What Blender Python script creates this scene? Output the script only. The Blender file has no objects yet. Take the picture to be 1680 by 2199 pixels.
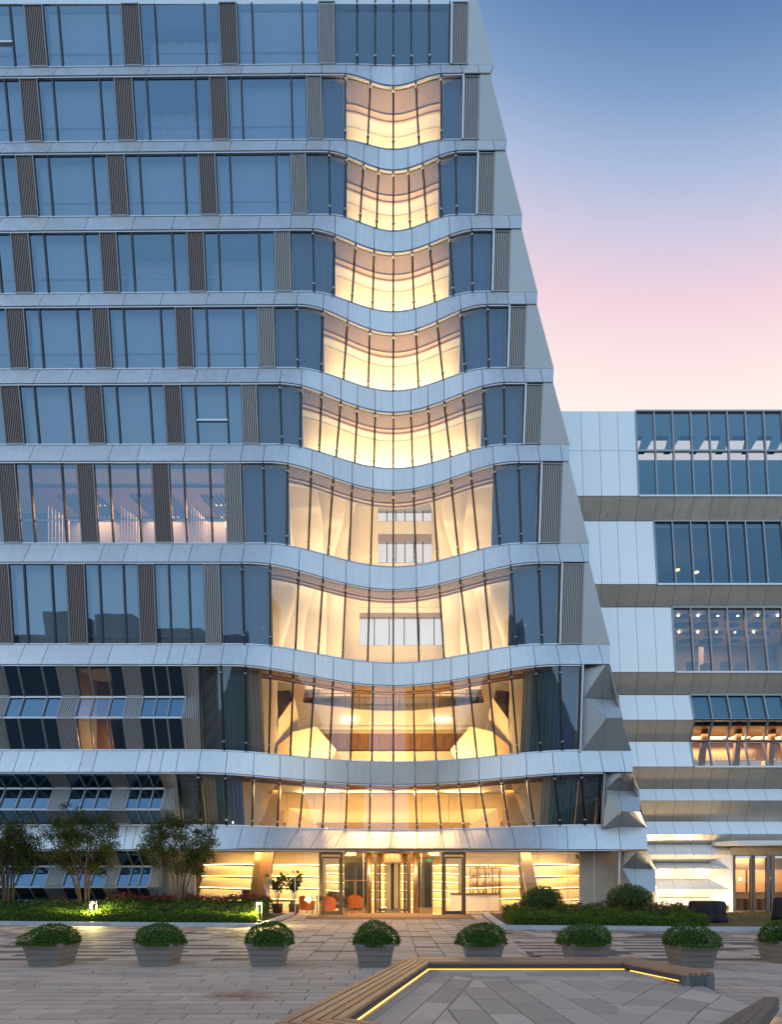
import bpy, math, random
from mathutils import Vector, Matrix
random.seed(7)
sc = bpy.context.scene
PI = math.pi

# ------------------------------------------------------------------ camera
EYE = 1.7; F = 1300.0; CX = 840.0; HY = 1893.0        # image plane 1680 x 2199 units
cam_d = bpy.data.cameras.new('camera'); cam = bpy.data.objects.new('camera', cam_d)
sc.collection.objects.link(cam); sc.camera = cam
cam.location = (0, 0, EYE); cam.rotation_euler = (PI/2, 0, 0)
cam_d.sensor_fit = 'HORIZONTAL'; cam_d.sensor_width = 36.0
cam_d.lens = 36.0*F/1680.0; cam_d.shift_y = (HY-1099.5)/1680.0
cam_d.clip_start = 0.1; cam_d.clip_end = 3000

# ------------------------------------------------------------------ world
w = bpy.data.worlds.new('World'); sc.world = w; w.use_nodes = True
nt = w.node_tree; nt.nodes.clear()
N = nt.nodes.new; LK = nt.links.new
tc = N('ShaderNodeTexCoord'); sep = N('ShaderNodeSeparateXYZ'); LK(tc.outputs['Generated'], sep.inputs[0])
def ramp_node(stops):
    r = N('ShaderNodeValToRGB'); cr = r.color_ramp
    while len(cr.elements) > 1: cr.elements.remove(cr.elements[-1])
    cr.elements[0].position = stops[0][0]; cr.elements[0].color = (*stops[0][1], 1)
    for p_, c_ in stops[1:]:
        e = cr.elements.new(p_); e.color = (*c_, 1)
    return r
# dusk sky over the building: pale cream low down, pink, lavender, then deep blue overhead
front = ramp_node([(0.0, (0.90, 0.93, 0.92)), (0.35, (1.0, 0.97, 0.92)), (0.59, (1.0, 0.84, 0.77)), (0.65, (1.0, 0.89, 0.85)), (0.69, (0.985, 0.79, 0.80)),
                   (0.725, (0.91, 0.67, 0.75)), (0.765, (0.64, 0.60, 0.76)), (0.797, (0.40, 0.50, 0.72)),
                   (0.825, (0.225, 0.35, 0.585)), (0.85, (0.125, 0.245, 0.475)), (0.90, (0.08, 0.175, 0.385)), (1.0, (0.09, 0.19, 0.43))])
# the open blue dusk sky the facade looks out on
back = ramp_node([(0.0, (0.80, 0.90, 0.97)), (0.15, (0.70, 0.86, 1.0)), (0.45, (0.56, 0.77, 1.0)), (0.8, (0.40, 0.62, 0.92)), (1.0, (0.16, 0.31, 0.58))])
glow = N('ShaderNodeMath'); glow.operation = 'MULTIPLY_ADD'      # the glow sits a little to one side: sky darkens sideways from it
LK(sep.outputs['X'], glow.inputs[0]); glow.inputs[1].default_value = 0.225; LK(sep.outputs['Z'], glow.inputs[2])
LK(glow.outputs[0], front.inputs[0]); LK(sep.outputs['Z'], back.inputs[0])
mr = N('ShaderNodeMapRange'); mr.interpolation_type = 'SMOOTHSTEP'
mr.inputs['From Min'].default_value = -0.45; mr.inputs['From Max'].default_value = 0.30
LK(sep.outputs['Y'], mr.inputs['Value'])
bs = N('ShaderNodeVectorMath'); bs.operation = 'SCALE'; LK(back.outputs[0], bs.inputs[0]); bs.inputs['Scale'].default_value = 1.42
mx = N('ShaderNodeMix'); mx.data_type = 'RGBA'
LK(mr.outputs[0], mx.inputs['Factor']); LK(bs.outputs[0], mx.inputs['A']); LK(front.outputs[0], mx.inputs['B'])
bg = N('ShaderNodeBackground'); bg.inputs['Strength'].default_value = 1.0
LK(mx.outputs['Result'], bg.inputs['Color'])
wo = N('ShaderNodeOutputWorld'); LK(bg.outputs[0], wo.inputs[0])

# ------------------------------------------------------------------ exposure / render
sc.view_settings.view_transform = 'Standard'; sc.view_settings.look = 'None'
sc.view_settings.exposure = 0.0; sc.view_settings.gamma = 1.0; sc.view_settings.use_curve_mapping = False
cy = sc.cycles
cy.max_bounces = 7; cy.diffuse_bounces = 3; cy.glossy_bounces = 4; cy.transmission_bounces = 4; cy.transparent_max_bounces = 14
cy.caustics_reflective = False; cy.caustics_refractive = False
cy.sample_clamp_indirect = 3.0; cy.use_denoising = True
try: cy.denoiser = 'OPENIMAGEDENOISE'
except Exception: pass
cy.use_light_tree = True

# ------------------------------------------------------------------ helpers
COL = sc.collection
def tag(o, label=None, cat=None, group=None, kind=None):
    if label: o['label'] = label
    if cat: o['category'] = cat
    if group: o['group'] = group
    if kind: o['kind'] = kind
    return o
def empty(name, loc=(0, 0, 0), rz=0.0, parent=None):
    o = bpy.data.objects.new(name, None); COL.objects.link(o)
    o.location = loc; o.rotation_euler = (0, 0, rz); o.parent = parent
    o.empty_display_size = 0.2
    return o
class MB:
    def __init__(s): s.v = []; s.f = []; s.m = []
    def face(s, pts, mi=0):
        b = len(s.v); s.v += [tuple(p) for p in pts]; s.f.append(tuple(range(b, b+len(pts)))); s.m.append(mi); return s
    def prism(s, poly, off, mi=0):
        """closed solid: polygon 'poly' (3-D points) and the same pushed by vector 'off'"""
        n = len(poly); b = len(s.v); off = Vector(off)
        s.v += [tuple(p) for p in poly] + [tuple(Vector(p)+off) for p in poly]
        s.f.append(tuple(range(b, b+n))); s.f.append(tuple(range(b+2*n-1, b+n-1, -1)))
        for i in range(n):
            j = (i+1) % n; s.f.append((b+j, b+i, b+n+i, b+n+j))
        s.m += [mi]*(n+2); return s
    def box(s, c, size, rot=None, mi=0):
        hx, hy, hz = size[0]/2, size[1]/2, size[2]/2
        cs = [Vector((x, y, z)) for z in (-hz, hz) for y in (-hy, hy) for x in (-hx, hx)]
        if rot is not None: cs = [rot @ p for p in cs]
        c = Vector(c); b = len(s.v); s.v += [tuple(c+p) for p in cs]
        for q in ((0, 2, 3, 1), (4, 5, 7, 6), (0, 1, 5, 4), (2, 6, 7, 3), (0, 4, 6, 2), (1, 3, 7, 5)):
            s.f.append(tuple(b+i for i in q)); s.m.append(mi)
        return s
    def bar(s, a, b_, w, d, mi=0, side=(1, 0, 0)):
        """bar from a to b_, width w along 'side', depth d across it"""
        a = Vector(a); b_ = Vector(b_); ax = (b_-a).normalized(); sd = Vector(side); sd = (sd-ax*sd.dot(ax)).normalized(); n = ax.cross(sd)
        q = [a+sd*(w/2)*i+n*(d/2)*j for i, j in ((-1, -1), (1, -1), (1, 1), (-1, 1))]
        return s.prism(q, b_-a, mi)
    def tube(s, pts, r, seg=8, mi=0, r2=None, cap=True):
        pts = [Vector(p) for p in pts]; n = len(pts); b = len(s.v)
        for i, p in enumerate(pts):
            t = (pts[min(i+1, n-1)]-pts[max(i-1, 0)]).normalized()
            u = t.cross(Vector((0, 0, 1)))
            if u.length < 1e-3: u = Vector((1, 0, 0))
            u.normalize(); v = t.cross(u)
            rr = r[i] if isinstance(r, (list, tuple)) else r
            for k in range(seg):
                a = 2*PI*k/seg; s.v.append(tuple(p+u*(math.cos(a)*rr)+v*(math.sin(a)*rr)))
        for i in range(n-1):
            for k in range(seg):
                k2 = (k+1) % seg
                s.f.append((b+i*seg+k, b+i*seg+k2, b+(i+1)*seg+k2, b+(i+1)*seg+k)); s.m.append(mi)
        if cap:
            s.f.append(tuple(b+k for k in range(seg-1, -1, -1))); s.m.append(mi)
            s.f.append(tuple(b+(n-1)*seg+k for k in range(seg))); s.m.append(mi)
        return s
    def lathe(s, prof, c=(0, 0, 0), seg=20, mi=0, wob=None):
        b = len(s.v); c = Vector(c)
        for j, (r, z) in enumerate(prof):
            for k in range(seg):
                a = 2*PI*k/seg; rr = r*(wob(a, j) if wob else 1)
                s.v.append((c.x+rr*math.cos(a), c.y+rr*math.sin(a), c.z+z))
        for j in range(len(prof)-1):
            for k in range(seg):
                k2 = (k+1) % seg
                s.f.append((b+j*seg+k, b+j*seg+k2, b+(j+1)*seg+k2, b+(j+1)*seg+k)); s.m.append(mi)
        s.f.append(tuple(b+k for k in range(seg-1, -1, -1))); s.m.append(mi)
        s.f.append(tuple(b+(len(prof)-1)*seg+k for k in range(seg))); s.m.append(mi)
        return s
    def mesh(s, name, mat, smooth=False):
        me = bpy.data.meshes.new(name); me.from_pydata(s.v, [], s.f)
        mats = mat if isinstance(mat, (list, tuple)) else [mat]
        for m_ in mats: me.materials.append(m_)
        if len(mats) > 1: me.polygons.foreach_set('material_index', s.m)
        if smooth: me.polygons.foreach_set('use_smooth', [True]*len(me.polygons))
        me.update(); return me
    def build(s, name, mat, parent=None, smooth=False, loc=None):
        o = bpy.data.objects.new(name, s.mesh(name, mat, smooth)); COL.objects.link(o); o.parent = parent
        if loc is not None: o.location = loc
        return o
def copy_tree(o, parent=None):
    c = o.copy(); COL.objects.link(c); c.parent = parent
    for ch in list(o.children): copy_tree(ch, c)
    return c
def UP(x, y, d): return Vector(((x-CX)/F*d, d, EYE+(HY-y)/F*d))

# ------------------------------------------------------------------ materials
def newmat(name):
    m = bpy.data.materials.new(name); m.use_nodes = True; t = m.node_tree; t.nodes.clear()
    out = t.nodes.new('ShaderNodeOutputMaterial'); return m, t, out
def principled(name, col, rough=0.5, metal=0.0, noise=0.0, scale=8.0, bump=0.0, bscale=60.0, rand=0.0, island=False,
               streak=0.0, spec=0.5, emit=None, estr=0.0, stretch=None, dirt=None):
    m, t, out = newmat(name); n = t.nodes.new; l = t.links.new
    p = n('ShaderNodeBsdfPrincipled'); l(p.outputs[0], out.inputs[0])
    p.inputs['Roughness'].default_value = rough; p.inputs['Metallic'].default_value = metal
    p.inputs['Specular IOR Level'].default_value = spec
    tcn = n('ShaderNodeTexCoord'); vec = tcn.outputs['Object']
    if stretch:
        mp = n('ShaderNodeMapping'); mp.inputs['Scale'].default_value = stretch; l(vec, mp.inputs[0]); vec = mp.outputs[0]
    rgb = n('ShaderNodeRGB'); rgb.outputs[0].default_value = (*col, 1); cur = rgb.outputs[0]
    def mult(cur, fac):
        mm = n('ShaderNodeVectorMath'); mm.operation = 'SCALE'; l(cur, mm.inputs[0]); l(fac, mm.inputs['Scale']); return mm.outputs[0]
    def maprange(src, lo, hi):
        q = n('ShaderNodeMapRange'); l(src, q.inputs['Value']); q.inputs['To Min'].default_value = lo; q.inputs['To Max'].default_value = hi; return q.outputs[0]
    if noise:
        tx = n('ShaderNodeTexNoise'); tx.inputs['Scale'].default_value = scale; tx.inputs['Detail'].default_value = 6; tx.inputs['Roughness'].default_value = 0.6
        l(vec, tx.inputs['Vector']); cur = mult(cur, maprange(tx.outputs[0], 1-noise*1.6, 1+noise*1.6))
    if streak:
        mp2 = n('ShaderNodeMapping'); mp2.inputs['Scale'].default_value = (7, 7, 0.35); l(tcn.outputs['Object'], mp2.inputs[0])
        tx2 = n('ShaderNodeTexNoise'); tx2.inputs['Scale'].default_value = 1.0; tx2.inputs['Detail'].default_value = 5; l(mp2.outputs[0], tx2.inputs['Vector'])
        cur = mult(cur, maprange(tx2.outputs[0], 1-streak*1.6, 1+streak*1.6))
        rg = maprange(tx2.outputs[0], max(0.05, rough-0.12), rough+0.12); l(rg, p.inputs['Roughness'])
    if rand:
        oi = n('ShaderNodeObjectInfo'); src = oi.outputs['Random']
        if island:
            ge = n('ShaderNodeNewGeometry'); ad = n('ShaderNodeMath'); ad.operation = 'ADD'; l(src, ad.inputs[0]); l(ge.outputs['Random Per Island'], ad.inputs[1])
            fr = n('ShaderNodeMath'); fr.operation = 'FRACT'; l(ad.outputs[0], fr.inputs[0]); src = fr.outputs[0]
        cur = mult(cur, maprange(src, 1-rand, 1+rand))
    if dirt:
        tx3 = n('ShaderNodeTexNoise'); tx3.inputs['Scale'].default_value = dirt[2]; tx3.inputs['Detail'].default_value = 8
        gp = n('ShaderNodeNewGeometry'); l(gp.outputs['Position'], tx3.inputs['Vector'])
        cr = n('ShaderNodeMapRange'); l(tx3.outputs[0], cr.inputs['Value']); cr.inputs['From Min'].default_value = dirt[1]; cr.inputs['From Max'].default_value = dirt[1]+0.16
        mxn = n('ShaderNodeMix'); mxn.data_type = 'RGBA'; l(cr.outputs[0], mxn.inputs['Factor']); l(cur, mxn.inputs['A']); mxn.inputs['B'].default_value = (*dirt[0], 1); cur = mxn.outputs['Result']
    l(cur, p.inputs['Base Color'])
    if bump:
        tb = n('ShaderNodeTexNoise'); tb.inputs['Scale'].default_value = bscale; tb.inputs['Detail'].default_value = 4; l(vec, tb.inputs['Vector'])
        bn = n('ShaderNodeBump'); bn.inputs['Strength'].default_value = bump; bn.inputs['Distance'].default_value = 0.02; l(tb.outputs[0], bn.inputs['Height']); l(bn.outputs[0], p.inputs['Normal'])
    if emit:
        p.inputs['Emission Color'].default_value = (*emit, 1); p.inputs['Emission Strength'].default_value = estr
    return m
def emission(name, col, s):
    m, t, out = newmat(name); e = t.nodes.new('ShaderNodeEmission'); e.inputs[0].default_value = (*col, 1); e.inputs[1].default_value = s
    t.links.new(e.outputs[0], out.inputs[0]); return m
def glass(name, tint, refl, base, grough=0.0, power=5.0, wave=0.0):
    """thin coated pane: clear tint plus mirror share that grows at grazing angles"""
    m, t, out = newmat(name); n = t.nodes.new; l = t.links.new
    tr = n('ShaderNodeBsdfTransparent'); tr.inputs[0].default_value = (*tint, 1)
    gl = n('ShaderNodeBsdfGlossy'); gl.inputs['Color'].default_value = (*refl, 1); gl.inputs['Roughness'].default_value = grough
    lw = n('ShaderNodeLayerWeight'); lw.inputs['Blend'].default_value = 0.5
    pw = n('ShaderNodeMath'); pw.operation = 'POWER'; l(lw.outputs['Facing'], pw.inputs[0]); pw.inputs[1].default_value = power
    mr_ = n('ShaderNodeMapRange'); l(pw.outputs[0], mr_.inputs['Value']); mr_.inputs['To Min'].default_value = base; mr_.inputs['To Max'].default_value = 1.0
    ms = n('ShaderNodeMixShader'); l(mr_.outputs[0], ms.inputs[0]); l(tr.outputs[0], ms.inputs[1]); l(gl.outputs[0], ms.inputs[2])
    if wave:
        tcn = n('ShaderNodeNewGeometry'); tx = n('ShaderNodeTexNoise'); tx.inputs['Scale'].default_value = 0.5; l(tcn.outputs['Position'], tx.inputs['Vector'])
        bn = n('ShaderNodeBump'); bn.inputs['Strength'].default_value = wave; bn.inputs['Distance'].default_value = 0.05; l(tx.outputs[0], bn.inputs['Height']); l(bn.outputs[0], gl.inputs['Normal'])
    l(ms.outputs[0], out.inputs[0]); return m
M = {}
M['panel'] = principled('panel_aluminium', (0.66, 0.665, 0.665), 0.36, 0.5, noise=0.04, scale=1.2, rand=0.06, streak=0.09)
M['panel_grey'] = principled('panel_grey', (0.40, 0.41, 0.42), 0.42, 0.6, noise=0.03, scale=1.0, rand=0.05, streak=0.05)
M['annex'] = principled('annex_aluminium', (0.77, 0.76, 0.74), 0.36, 0.45, noise=0.025, scale=1.0, rand=0.03, streak=0.04)
M['annex_soffit_warmlit'] = principled('annex_soffit_warmlit', (0.68, 0.60, 0.50), 0.33, 0.55, noise=0.03, scale=1.0, rand=0.04, streak=0.09)  # annex aluminium again, with the warm light on the soffits tinted in
M['joint'] = principled('joint_dark', (0.03, 0.032, 0.036), 0.7)
M['trim'] = principled('trim_aluminium', (0.62, 0.65, 0.70), 0.35, 0.5)
M['frame'] = principled('frame_dark', (0.05, 0.052, 0.06), 0.45, 0.3)
M['frame_grey'] = principled('frame_grey', (0.30, 0.31, 0.33), 0.4, 0.5)
M['fin'] = principled('fin_black', (0.018, 0.018, 0.02), 0.35, 0.2)
M['clip'] = principled('clip_steel', (0.45, 0.45, 0.45), 0.35, 0.8)
M['slat_brown'] = principled('louvre_slat_brown', (0.24, 0.195, 0.185), 0.5, 0.2, rand=0.06)
M['slat'] = principled('louvre_slat', (0.42, 0.40, 0.39), 0.45, 0.3, rand=0.06)
M['louvre_back'] = principled('louvre_back', (0.035, 0.033, 0.034), 0.7)
M['glass_room'] = glass('glass_room', (0.56, 0.63, 0.67), (0.40, 0.64, 0.92), 0.225, power=4, wave=0.035)
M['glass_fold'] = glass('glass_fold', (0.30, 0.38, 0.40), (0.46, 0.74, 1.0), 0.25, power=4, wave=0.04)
M['glass_curve'] = glass('glass_curve', (0.88, 0.86, 0.83), (0.50, 0.76, 1.0), 0.115, power=3.2, wave=0.08)
M['glass_clear'] = glass('glass_clear', (0.95, 0.94, 0.92), (1, 1, 1), 0.05, power=4)
M['glass_annex'] = glass('glass_annex', (0.60, 0.66, 0.68), (0.36, 0.62, 0.82), 0.17, power=4, wave=0.04)
M['blind'] = principled('roller_blind', (0.55, 0.56, 0.56), 0.9, noise=0.02, scale=2.0, rand=0.05)
M['curtain'] = principled('curtain_grey', (0.10, 0.145, 0.26), 0.9, noise=0.05, scale=3, stretch=(8, 8, 0.5))
M['curtain_warm'] = principled('curtain_tan', (0.34, 0.29, 0.24), 0.9, noise=0.08, scale=3, stretch=(8, 8, 0.5))
M['curtain_teal'] = principled('curtain_teal', (0.10, 0.17, 0.20), 0.85, noise=0.1, scale=3, stretch=(8, 8, 0.5))
M['room_dark'] = principled('room_dark', (0.10, 0.11, 0.12), 0.9)
M['room_wall'] = principled('room_wall', (0.35, 0.33, 0.31), 0.9)
M['cream'] = principled('plaster_cream', (0.82, 0.72, 0.56), 0.75, noise=0.02, scale=2.0, rand=0.02)
M['white_in'] = principled('plaster_white', (0.80, 0.76, 0.70), 0.7, noise=0.02, scale=2.0)
M['ceil_slat'] = principled('ceiling_slat', (0.30, 0.215, 0.155), 0.6)
M['ceil_dark'] = principled('ceiling_dark', (0.05, 0.036, 0.03), 0.8)
M['wood'] = principled('wood_brown', (0.20, 0.11, 0.055), 0.55, noise=0.18, scale=4, stretch=(6, 6, 0.6), rand=0.08)
M['bronze'] = principled('bronze', (0.36, 0.25, 0.15), 0.28, 0.8, noise=0.04)
M['door_bronze'] = principled('door_bronze', (0.13, 0.085, 0.05), 0.3, 0.5)
M['steel_dark'] = principled('steel_dark', (0.17, 0.15, 0.125), 0.25, 0.8)
M['steel'] = principled('steel', (0.62, 0.58, 0.52), 0.18, 1.0)
M['core'] = principled('concrete_core', (0.4, 0.4, 0.4), 0.8, noise=0.05)
WARM = (1.0, 0.70, 0.36)
M['led'] = emission('led_warm', (1.0, 0.64, 0.23), 18.0)
M['led_soft'] = emission('led_soft', (1.0, 0.66, 0.32), 4.0)
M['led_bench'] = emission('led_bench', (1.0, 0.56, 0.11), 3.2)
M['spot'] = emission('spot_lamp', (1.0, 0.86, 0.62), 30.0)
def area(name, loc, rot, sx, sy, power, col=WARM, parent=None, spread=None):
    l = bpy.data.lights.new(name, 'AREA'); l.shape = 'RECTANGLE'; l.size = sx; l.size_y = sy; l.energy = power; l.color = col
    if spread: l.spread = spread
    o = bpy.data.objects.new(name, l); COL.objects.link(o); o.location = loc; o.rotation_euler = rot; o.parent = parent; return o
def point(name, loc, power, col=WARM, r=0.05, parent=None):
    l = bpy.data.lights.new(name, 'POINT'); l.energy = power; l.color = col; l.shadow_soft_size = r
    o = bpy.data.objects.new(name, l); COL.objects.link(o); o.location = loc; o.parent = parent; return o
# ================================================================== TOWER
AX = 845.0
class Line:
    """a level line of the facade: constant height, plan depth bending inwards round the axis"""
    def __init__(s, ys, yc, hw, d, tilt=0.0):
        s.d0 = d; s.hw = hw; s.r = (HY-ys)/(HY-yc); s.z = EYE+(HY-ys)*d/F; s.tilt = tilt
    def depth(s, x):
        o = abs(x-AX)/s.hw
        k = 0.5*(1+math.cos(PI*o)) if o < 1 else 0.0
        d = s.d0*(1+(s.r-1)*k)
        if x < 650: d *= 1+s.tilt*(650-x)/650
        return d
    def X(s, x): return (x-CX)/F*s.depth(x)
    def inv(s, X):
        x = CX+X*F/s.d0
        for _ in range(14): x = CX+X*F/s.depth(x)
        return x
    def pt(s, x, dd=0.0, dz=0.0): return Vector((s.X(x), s.depth(x)+dd, s.z+dz))
    def at(s, X, dd=0.0, dz=0.0): return Vector((X, s.depth(s.inv(X))+dd, s.z+dz))
TL = 0.004
ST = {
 'A': dict(head=Line(-3, -3, 90, 30.5, TL), sill=Line(140.5, 143, 90, 31.05, TL),
    seq=[(-130, None), (-100, 'L'), (-70, 'n'), (18, 'w'), (49, 'n'), (90, 'L'), (122, 'n'), (227, 'w'), (257, 'n'), (298, 'L'), (330, 'n'), (437, 'w'), (468, 'n'), (508, 'L'), (540, 'n'), (648, 'w'), (683, 'n'), (718, 'L')],
    eL=718, eR=967, mh=[-78, -39, 0, 38, 77], ms=[78, 39], lv=(973, 1006), sil=(1026, 1060)),
 'B': dict(head=Line(156.7, 183, 111, 30.5, TL), sill=Line(302, 322.5, 112, 31.05, TL),
    seq=[(-145, None), (-110, 'L'), (-80, 'n'), (8, 'w'), (39, 'n'), (79, 'L'), (111, 'n'), (212, 'w'), (243, 'n'), (283, 'L'), (313, 'n'), (418, 'w'), (448, 'n'), (487, 'L'), (517, 'n'), (625, 'w'), (657, 'n'), (690, 'L')],
    eL=690, eR=993, mh=[-103, -49, 0, 48, 103], ms=[103, 55], lv=(998, 1030), sil=(1053, 1089)),
 'C': dict(head=Line(322, 364, 150, 30.5, TL), sill=Line(463, 497.7, 138, 31.05, TL),
    seq=[(-155, None), (-120, 'L'), (-90, 'n'), (0.5, 'w'), (31, 'n'), (70, 'L'), (101, 'n'), (196, 'w'), (227, 'n'), (267, 'L'), (297, 'n'), (393, 'w'), (424, 'n'), (462, 'L'), (492, 'n'), (592, 'w'), (623, 'n'), (657, 'L')],
    eL=657, eR=1025, mh=[-138, -101, -64, -32, 0, 32, 63, 98, 134], ms=[136, 102.7, 71.6, 36], lv=(1029, 1063), sil=(1087, 1122)),
 'D': dict(head=Line(490, 540, 184, 30.5, TL), sill=Line(628, 671, 184, 31.02, TL),
    seq=[(-160, None), (-128, 'L'), (-98, 'n'), (-10, 'w'), (20, 'n'), (60, 'L'), (92, 'n'), (179, 'w'), (211, 'n'), (249, 'L'), (281, 'n'), (368, 'w'), (399, 'n'), (437, 'L'), (468, 'n'), (555, 'w'), (588, 'n'), (623, 'L')],
    eL=623, eR=1058, mh=[-173, -126, -81, -41, 0, 40, 78, 121, 168.7], ms=[170, 128, 89, 44.6], lv=(1063, 1097), sil=(1121, 1155)),
 'E': dict(head=Line(652.5, 713, 203, 30.5, TL), sill=Line(791.6, 841, 213, 31.02, 0.003),
    seq=[(-170, None), (-133, 'L'), (-103, 'n'), (-22, 'w'), (9, 'n'), (50, 'L'), (82, 'n'), (163, 'w'), (194, 'n'), (232, 'L'), (263, 'n'), (343, 'w'), (374, 'n'), (411, 'L'), (442, 'n'), (521, 'w'), (552, 'n'), (588, 'L')],
    eL=588, eR=1093, mh=[-208, -151, -98, -50, 0, 48.6, 94, 145, 202.5], ms=[205, 153.7, 107, 54], lv=(1097, 1131), sil=(1154, 1190)),
 'F': dict(head=Line(820, 884, 246, 30.5, 0.003), sill=Line(955.5, 1007.5, 250, 31.1, 0.001),
    seq=[(-110, None), (-34, 'w'), (-2, 'n'), (40, 'L'), (71, 'n'), (146, 'w'), (178, 'n'), (217, 'L'), (248, 'n'), (319, 'w'), (350, 'n'), (387, 'L'), (418, 'n'), (485, 'w'), (517, 'n'), (551, 'L')],
    eL=551, eR=1128, mh=[-244, -198, -154, -112.5, -77, -39, 0, 37.8, 74.6, 109, 149.6, 193, 238], ms=[239.5, 199, 159, 122.6, 82.8, 41.6], lv=(1132, 1166), sil=(1189, 1224)),
 'G': dict(head=Line(989.5, 1052, 270, 30.6), sill=Line(1168, 1218, 280, 31.2),
    seq=[(-110, None), (-40, 'w'), (-8, 'n'), (31, 'L'), (61, 'n'), (130, 'w'), (162, 'n'), (200, 'L'), (232, 'n'), (293, 'w'), (324, 'n'), (362, 'L'), (393, 'n'), (449, 'w'), (481, 'n'), (517, 'L')],
    eL=517, eR=1160, mh=[-280, -227, -176, -129, -88, -44, 0, 43.5, 85, 123.5, 166.5, 216.5, 270], ms=[275, 228.5, 182.5, 140, 95, 48.5], lv=(1166, 1209), sil=(1223, 1266)),
 'H': dict(head=Line(1206, 1264.5, 315, 30.5), sill=Line(1384.5, 1424.5, 325, 30.97),
    seq=[(-120, None), (-52, 'w'), (-22, 'n'), (17, 'L'), (49, 'n'), (108, 'w'), (139, 'n'), (180, 'L'), (211, 'n'), (263, 'w'), (293, 'n'), (330, 'L'), (361, 'n'), (404, 'w'), (436, 'n'), (471, 'L')],
    eL=471, eR=1204, mh=[-326, -265, -203, -151, -102, -51, 0, 50, 98.5, 143.5, 195, 252.5, 313.5], ms=[320, 263.5, 210, 161.5, 109, 55], lv=(1210, 1255), sil=(1267, 1310.7)),
 'I': dict(head=Line(1425.5, 1470.7, 360, 30.3), sill=Line(1612, 1637, 416, 30.85),
    seq=[(-170, None), (-120, 'w'), (-75, 'n'), (-36, 'L'), (5, 'L'), (37, 'n'), (88, 'w'), (120, 'n'), (158, 'L'), (190, 'n'), (229, 'w'), (262, 'n'), (298, 'L'), (328, 'n'), (358, 'w'), (390, 'n')],
    eL=425, eR=1249, mh=[-371, -318, -264, -215, -169, -129, -86.3, -43.3, 0, 43, 84.7, 124.7, 162, 204.7, 253, 305.7, 358], ms=[363, 316, 267, 221, 180, 137, 92, 46],
    sil=(1311, 1357), rows=[(1425.5, 30.3), (1496, 30.85), (1540, 30.35), (1611, 30.85)]),
 'J': dict(head=Line(1657, 1683, 440, 30.3), sill=Line(1773, 1783, 420, 31.2),
    seq=[(-170, None), (-130, 'w'), (-95, 'n'), (-56, 'L'), (-8, 'n'), (28, 'w'), (62, 'w'), (98, 'n'), (136, 'L'), (168, 'n'), (198, 'w'), (229, 'n'), (266, 'L'), (291, 'n'), (318, 'w'), (343, 'n')],
    eL=377, eR=1296, mh=[-420, -361, -301, -244, -192, -146, -98, -49, 0, 47, 94.7, 140, 184, 232, 287, 345.7, 404], ms=[412, 358, 303, 249, 202, 152, 102.6, 51],
    sil=(1360, 1389.6), rows=[(1657, 30.3), (1692.5, 31.0), (1737.5, 30.4), (1771, 31.1)]),
 'K': dict(head=Line(1823, 1824, 400, 30.5), sill=None,
    seq=[(-170, None), (-130, 'w'), (-85, 'n'), (-46, 'L'), (-8, 'n'), (26, 'w'), (60, 'w'), (92, 'n'), (130, 'L'), (161, 'n'), (190, 'w'), (220, 'n'), (246, 'L'), (272, 'n'), (294, 'w'), (315, 'n')],
    eL=343, eR=1330, sil=(1392, 1424), rows=[(1823, 30.5), (1860, 31.2), (1904, 30.6), (1934, 31.2)]),
}
ORD = 'ABCDEFGHIJK'
tower = empty('hotel_tower', (0, 31, 0))
tag(tower, 'tall silver hotel tower with wavy stacked bands and a glowing curved glass centre', 'building')
TP = Matrix.Translation((0, 31, 0)).inverted()
def T(o):                                  # hang a part built in world space under the tower
    o.parent = tower; o.matrix_parent_inverse = TP; return o
def ruled(Tp, Bp, off):
    """solid strip between two point rows, thickened by off"""
    m = MB(); n = len(Tp); off = Vector(off)
    m.v = [tuple(p) for p in Tp]+[tuple(p) for p in Bp]+[tuple(p+off) for p in Tp]+[tuple(p+off) for p in Bp]
    for i in range(n-1):
        m.f.append((n+i, n+i+1, i+1, i)); m.f.append((2*n+i, 2*n+i+1, 3*n+i+1, 3*n+i))
        m.f.append((i, i+1, 2*n+i+1, 2*n+i)); m.f.append((n+i+1, n+i, 3*n+i, 3*n+i+1))
    m.f.append((0, 2*n, 3*n, n)); m.f.append((n-1, 2*n-1, 4*n-1, 3*n-1))
    m.m = [0]*len(m.f); return m
def sheet(Tp, Bp):
    m = MB(); n = len(Tp); m.v = [tuple(p) for p in Tp]+[tuple(p) for p in Bp]
    m.f = [(n+i, n+i+1, i+1, i) for i in range(n-1)]; m.m = [0]*(n-1); return m
def lin(a, b, n): return [a+(b-a)*i/n for i in range(n+1)]
def Xrow(line, Xs, dd=0.0, dz=0.0): return [line.at(X, dd, dz) for X in Xs]

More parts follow.
